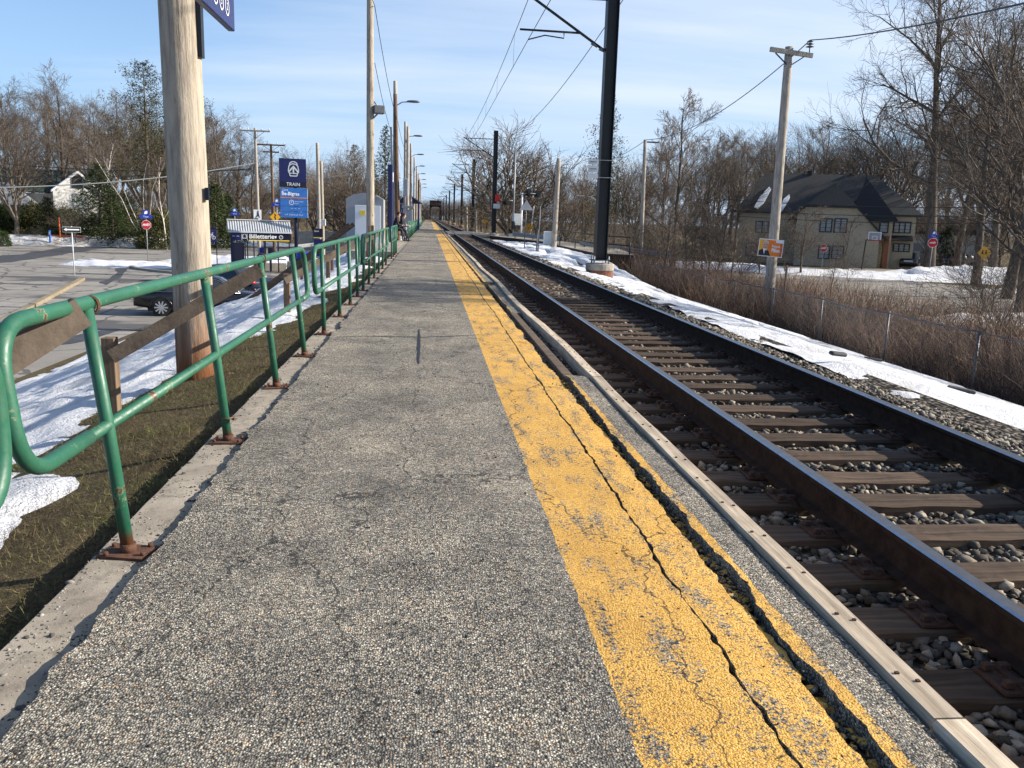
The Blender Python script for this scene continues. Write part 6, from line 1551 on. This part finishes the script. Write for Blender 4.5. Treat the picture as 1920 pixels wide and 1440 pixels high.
# left wood
plant('oakB', 10, 100, 17.5, 'bare broad tree rising above the hedge at the far left edge', wid=1.15)
plant('oakA', 125, 104, 19.8, 'tallest bare tree left of the pine, forked dark crown', wid=1.1)
plant('multiB', 30, 92, 14.5, 'bare tree with thick brown trunk before the green roof')
plant('oakC', 205, 106, 17.5, 'bare grey tree between the forked tree and the pine')
plant('pine', 283, 108, 20.5, 'tall olive pine standing just left of the big weathered pole', wid=.95)
plant('pine', 372, 116, 18.5, 'tall olive pine partly hidden just right of the big weathered pole', wid=.8)
plant('birchA', 272, 88, 13.5, 'white birch clump left of the big weathered pole')
plant('birchB', 205, 98, 11.5, 'slim white birch behind the white gabled house')
plant('birchB', 312, 86, 9.5, 'low leaning white birch behind the ARRÊT sign')
plant('oakC', 425, 112, 17.0, 'bare tree with fine upswept twigs right of the big pole', wid=1.1)
plant('oakB', 478, 120, 13.5, 'bare brown tree behind the two cross arm poles', wid=1.2)
plant('oakA', 545, 128, 13.5, 'bare brown tree behind the totem sign', wid=1.2)
plant('multiC', 640, 132, 15.5, 'bare spreading tree behind the pair of thin poles', wid=1.15)
plant('multiB', 590, 118, 11.5, 'lower bare tree just right of the totem sign', wid=1.3)
plant('pineB', 665, 140, 14.5, 'olive pine left of the loudspeaker pole', wid=1.0)
plant('multiA', 655, 100, 10.5, 'bare spreading tree with low limbs behind the equipment shed', wid=1.25)
plant('spruce', 722, 108, 14.5, 'dark green spruce right of the loudspeaker pole', wid=.95)
plant('spruce', 700, 125, 11.5, 'smaller dark spruce hidden behind the loudspeaker pole')
kinds = ['oakA', 'oakB', 'oakC', 'multiB', 'multiC', 'slimA', 'tallB']
for i in range(24):
    px = -120+i*36+rnd.uniform(-8, 8); Y = rnd.uniform(122, 165)
    top = np.interp(px, [-100, 0, 150, 260, 350, 430, 480, 560, 620, 700, 760], [120, 130, 150, 150, 180, 215, 275, 290, 285, 300, 320])+rnd.uniform(-6, 30)
    plant(rnd.choice(kinds), px, Y, at(px, top, Y).z+2.5, 'bare leafless tree in the wood behind the left street', group='trees of the left wood', wid=1.15)
for i in range(18):
    px = 20+i*40+rnd.uniform(-9, 9); Y = rnd.uniform(97, 118)
    plant(rnd.choice(['young', 'slimB', 'young', 'sapling']), px, Y, rnd.uniform(5, 8.5), 'bare brown undergrowth shrub at the edge of the left wood', group='undergrowth of the left wood', name='bare_shrub', wid=1.7)
for i, (px, Y, H_, k, lb) in enumerate(((-10, 96, 4.2, 'hedge', 'dark clipped evergreen at the very left edge'), (30, 96, 4.0, 'hedge', 'dark evergreen under the grey roofed house'), (62, 97, 3.9, 'hedgeB', 'dark evergreen left of the reddish bush'), (92, 93, 4.6, 'bushfir', 'dark evergreen just behind the blue marker'), (120, 98, 4.0, 'hedge', 'dark evergreen behind the orange stake'), (190, 93, 8.0, 'bushfir', 'large dark fir right of the white gable'), (212, 90, 5.5, 'bushfir', 'dark fir left of the ARRÊT sign'), (172, 97, 3.2, 'hedge', 'low evergreen below the white gable'), (302, 88, 3.6, 'hedgeB', 'rounded olive shrub right of the ARRÊT sign'), (240, 96, 5.4, 'bushfir', 'dark fir behind the ARRÊT sign'), (405, 92, 6.5, 'bushfir', 'dark fir right of the big pole above the bicycle sign'), (428, 95, 5.5, 'bushfir', 'dark fir behind the left street name sign'), (0, 84, 1.6, 'hedge', 'small dark shrub at the left frame edge in snow'))):
    plant(k, px, Y, H_, lb, wid=1.15 if k == 'bushfir' else .8)
plant('young', 140, 88, 5.2, 'bare multi stemmed bush before the white gable', wid=1.3)
plant('young', 52, 90, 2.0, 'low reddish bare bush in snow on the left', wid=1.8)
# middle distance
plant('multiA', 955, 92, 13.6, 'big bare spreading tree with many limbs beyond the crossing', zb=-1.2, wid=1.35, rz=.6)
plant('pineB', 903, 150, 11.0, 'round topped dark pine left of the spreading tree', wid=1.2)
plant('pineB', 1130, 92, 17.5, 'ragged tall pine just left of the nearest mast', wid=.6)
plant('slimA', 1265, 62, 13.4, 'tall slender bare tree right of the nearest mast', wid=1.3)
plant('slimB', 1243, 70, 12.0, 'slender bare tree close left of the tallest slender one', wid=1.2)
plant('multiC', 1060, 118, 13.0, 'bare grey tree right of the spreading tree', wid=1.1)
plant('multiB', 1180, 110, 12.5, 'bare tree directly behind the nearest mast', wid=1.1)
plant('bushfir', 1205, 90, 3.5, 'small dark evergreen behind the yellow signs', zb=-2.5, wid=1.5)
for i in range(14):
    px = 870+i*46+rnd.uniform(-10, 10); Y = rnd.uniform(125, 175); top = np.interp(px, [850, 1000, 1100, 1200, 1330, 1500], [368, 335, 290, 265, 230, 200])+rnd.uniform(0, 35)
    plant(rnd.choice(kinds), px, Y, at(px, top, Y).z+2.5, 'bare leafless tree in the wood beyond the crossing', group='trees of the wood beyond the crossing', wid=1.1)
for i in range(16):
    px = 930+i*28+rnd.uniform(-8, 8); Y = rnd.uniform(76, 112)
    plant(rnd.choice(['young', 'slimB', 'slimA', 'young']), px, Y, rnd.uniform(4.5, 8.5), 'bare brown shrub in the thicket right of the track', group='thicket right of the track', name='bare_shrub', wid=1.5)
for i in range(14):
    px = 1185+i*15+rnd.uniform(-6, 6); Y = rnd.uniform(46, 66)
    plant(rnd.choice(['young', 'sapling']), px, Y, rnd.uniform(3.2, 6.0), 'bare reddish shrub in the scrub left of the poster pole', group='scrub left of the poster pole', name='bare_shrub', wid=1.4)
for i in range(60):
    px = rnd.uniform(690, 1000); Y = rnd.uniform(190, 400)
    plant(rnd.choice(kinds[:5]), px, Y, rnd.uniform(10, 15), 'bare tree lining the track toward the bridge', group='trees toward the bridge', wid=1.3, X=(-12-rnd.uniform(0, 45)) if i % 2 else (13+rnd.uniform(0, 60)))
for i in range(64):
    X = -260+i*9+rnd.uniform(-5, 5)
    plant(rnd.choice(kinds[:5]), 0, rnd.uniform(470, 540), rnd.uniform(12, 17), 'bare tree on the far horizon behind the bridge', group='trees on the horizon', wid=1.9, X=X)
for i in range(14):
    plant('young', 0, rnd.uniform(468, 500), rnd.uniform(8, 13), 'bare tree on the far horizon behind the bridge', group='trees on the horizon', name='bare_tree', wid=2.2, X=-16+i*2.6, cat='tree')
# right side
for (X, Y, l_, a_, lb) in ((5.0, 9.9, .32, .2, 'dark timber offcut at the lower edge of the snow bank'), (8.6, 15.6, .5, -.1, 'dark timber offcut half sunk in the middle of the snow bank'), (7.2, 10.7, .5, -.5, 'dark broken timber lying in snow near the right edge')):
    q = Vector((X, Y, 0))
    o = MB().box((0, 0, 0), (l_*.7, .09, .05), 'wet_asphalt', bev=.02).build('timber_offcut'); o.location = (q.x, q.y, tz(q.x)+.22); o.rotation_euler = (.1, .12, a_); tag(o, lb, 'timber')
plant('slimA', 0, 15.3, 17, 'slender tree right of the tracks beyond the frame, shading the platform', X=17.5)
plant('slimB', 0, 16.7, 15.5, 'second slender tree beyond the right frame edge', X=18.5)
plant('multiB', 1655, 112, 22.5, 'tall bare tree with several leaders behind the house ridge', wid=1.1, rz=1.0)
plant('multiC', 1560, 116, 18.5, 'bare tree behind the middle of the house roof', wid=1.1)
plant('oakC', 1405, 104, 15.5, 'bare tree behind the left end of the house roof', wid=1.1)
plant('multiC', 1345, 96, 14.5, 'bare tree between the slender tree and the house', wid=1.0)
plant('spruce', 1446, 112, 13.5, 'dark spruce tip behind the poster pole', wid=.6)
plant('tallA', 1752, 78, 31, 'giant bare tree with massive dark trunk right of the house', rz=2.2, wid=.9)
plant('tallB', 1803, 92, 24, 'bare tree with slanting trunk right of the giant tree', wid=1.0)
plant('tallB', 1842, 63, 22, 'bare tree behind the yellow figures sign', rz=1, wid=.9)
plant('tallA', 1905, 50, 22, 'bare dark tree at the right frame edge', rz=4, wid=.9)
plant('multiB', 1935, 40, 19, 'large bare tree just outside the right frame edge, limbs reaching in', rz=.4, wid=1.0)
plant('multiC', 1985, 30, 11, 'bare tree at lower right whose limbs hang over the fence', rz=2.5, wid=1.1)
plant('tallB', 1870, 74, 23, 'bare tree between the yellow sign and the frame edge', wid=1.0)
plant('young', 1900, 27, 4.5, 'tangled bare shrub rising from brush at the right edge', wid=1.3)
plant('young', 1860, 33, 4.2, 'tangled bare shrub left of the right edge one', wid=1.3)
plant('young', 1960, 20, 4.0, 'bare shrub with arching stems at the lower right corner', wid=1.4)
plant('sapling', 1508, 71, 6.0, 'small bare tree in front of the house wall', wid=1.5, cat='tree')
plant('young', 1430, 70, 6.0, 'bare bush covering the left end of the house', wid=1.3)
plant('young', 1478, 72, 5.0, 'thin bare bush right of the poster before the house wall', wid=1.2)
plant('sapling', 1590, 74, 5.5, 'thin bare sapling before the right part of the house wall', wid=1.3, cat='tree')
plant('young', 1395, 62, 5.5, 'bare bush left of the house', wid=1.4)
plant('bushfir', 1778, 98, 4.5, 'dark evergreen beside the white garage', wid=1.3)
plant('young', 1600, 60, 2.8, 'thin bare shrub on the near side of the street', wid=1.2)
plant('sapling', 1570, 48, 2.6, 'thin bare sapling above the fence, right of the poster', wid=1.3)
for i in range(13):
    px = 1330+i*50+rnd.uniform(-8, 8); Y = rnd.uniform(120, 165); top = np.interp(px, [1330, 1500, 1700, 1950], [230, 200, 170, 120])+rnd.uniform(0, 50)
    plant(rnd.choice(kinds), px, Y, at(px, top, Y).z+2.5, 'bare leafless tree in the wood behind the beige house', group='trees of the wood behind the house', wid=1.1)
for i in range(14):
    px = 1720+i*18+rnd.uniform(-6, 6); Y = rnd.uniform(84, 112)
    plant(rnd.choice(['young', 'slimB', 'slimA']), px, Y, rnd.uniform(6, 13), 'bare thin tree in the thicket right of the garage', group='thicket right of the garage', name='bare_shrub', wid=1.4)

# ------------------------------------------------------------------ sky and sun
SUN_AZ, SUN_EL = R(92), R(26)
wd = bpy.data.worlds.new('World'); sc.world = wd; wd.use_nodes = True
nt = wd.node_tree; bg = nt.nodes['Background']
sky = N(nt, 'ShaderNodeTexSky', sky_type='NISHITA'); sky.sun_disc = False; sky.sun_elevation = SUN_EL; sky.sun_rotation = SUN_AZ
sky.altitude = 50; sky.air_density = 1.0; sky.dust_density = .15; sky.ozone_density = 3.5
tc = N(nt, 'ShaderNodeTexCoord'); sp = N(nt, 'ShaderNodeSeparateXYZ'); L(nt, tc.outputs['Generated'], sp.inputs[0])
zz = math_(nt, 'MAXIMUM', sp.outputs[2], .03)
px_ = math_(nt, 'DIVIDE', sp.outputs[0], math_(nt, 'ADD', zz, .12)); py_ = math_(nt, 'DIVIDE', sp.outputs[1], math_(nt, 'ADD', zz, .12))
cb = N(nt, 'ShaderNodeCombineXYZ'); L(nt, px_, cb.inputs[0]); L(nt, py_, cb.inputs[1])
mp = N(nt, 'ShaderNodeMapping'); mp.inputs['Rotation'].default_value = (0, 0, R(-24)); mp.inputs['Scale'].default_value = (.30, 1.25, 1); L(nt, cb.outputs[0], mp.inputs[0])
c1 = noise(nt, mp.outputs[0], .75, 8, .58); 
mp2 = N(nt, 'ShaderNodeMapping'); mp2.inputs['Scale'].default_value = (.28, .28, 1); mp2.inputs['Location'].default_value = (3.1, 1.2, 0); L(nt, cb.outputs[0], mp2.inputs[0])
c2 = noise(nt, mp2.outputs[0], 1., 4, .5)
cl = math_(nt, 'ADD', math_(nt, 'MULTIPLY', c1, .75), math_(nt, 'MULTIPLY', c2, .5))
side = math_(nt, 'MULTIPLY', sp.outputs[0], .22)
cf = ramp(nt, math_(nt, 'ADD', cl, side), [(.55, (0, 0, 0)), (.84, (.80, .80, .80))])
low = ramp(nt, sp.outputs[2], [(0., (.85, .85, .85)), (.10, (.62, .62, .62)), (.24, (.28, .28, .28)), (.42, (0, 0, 0))])
skc = mix(nt, low, mix(nt, 1., sky.outputs[0], (.82, .95, 1.08), 'MULTIPLY'), (3.0, 4.2, 6.0))
L(nt, mix(nt, cf, skc, (5.2, 5.8, 6.7)), bg.inputs[0]); bg.inputs[1].default_value = .082
sd = bpy.data.lights.new('sun', 'SUN'); so = bpy.data.objects.new('sun', sd); COL.objects.link(so)
sd.energy = 5.0; sd.angle = R(.53); sd.color = (1., .92, .80)
dv = Vector((math.sin(SUN_AZ)*math.cos(SUN_EL), math.cos(SUN_AZ)*math.cos(SUN_EL), math.sin(SUN_EL)))
so.rotation_euler = dv.to_track_quat('Z', 'Y').to_euler(); so.location = (30, 0, 40)
sc.view_settings.view_transform = 'Standard'; sc.view_settings.look = 'None'; sc.view_settings.exposure = 1.02; sc.view_settings.gamma = 1
sc.cycles.max_bounces = 5; sc.cycles.diffuse_bounces = 2; sc.cycles.glossy_bounces = 2; sc.cycles.transparent_max_bounces = 4
sc.cycles.use_adaptive_sampling = True; sc.cycles.adaptive_threshold = .02
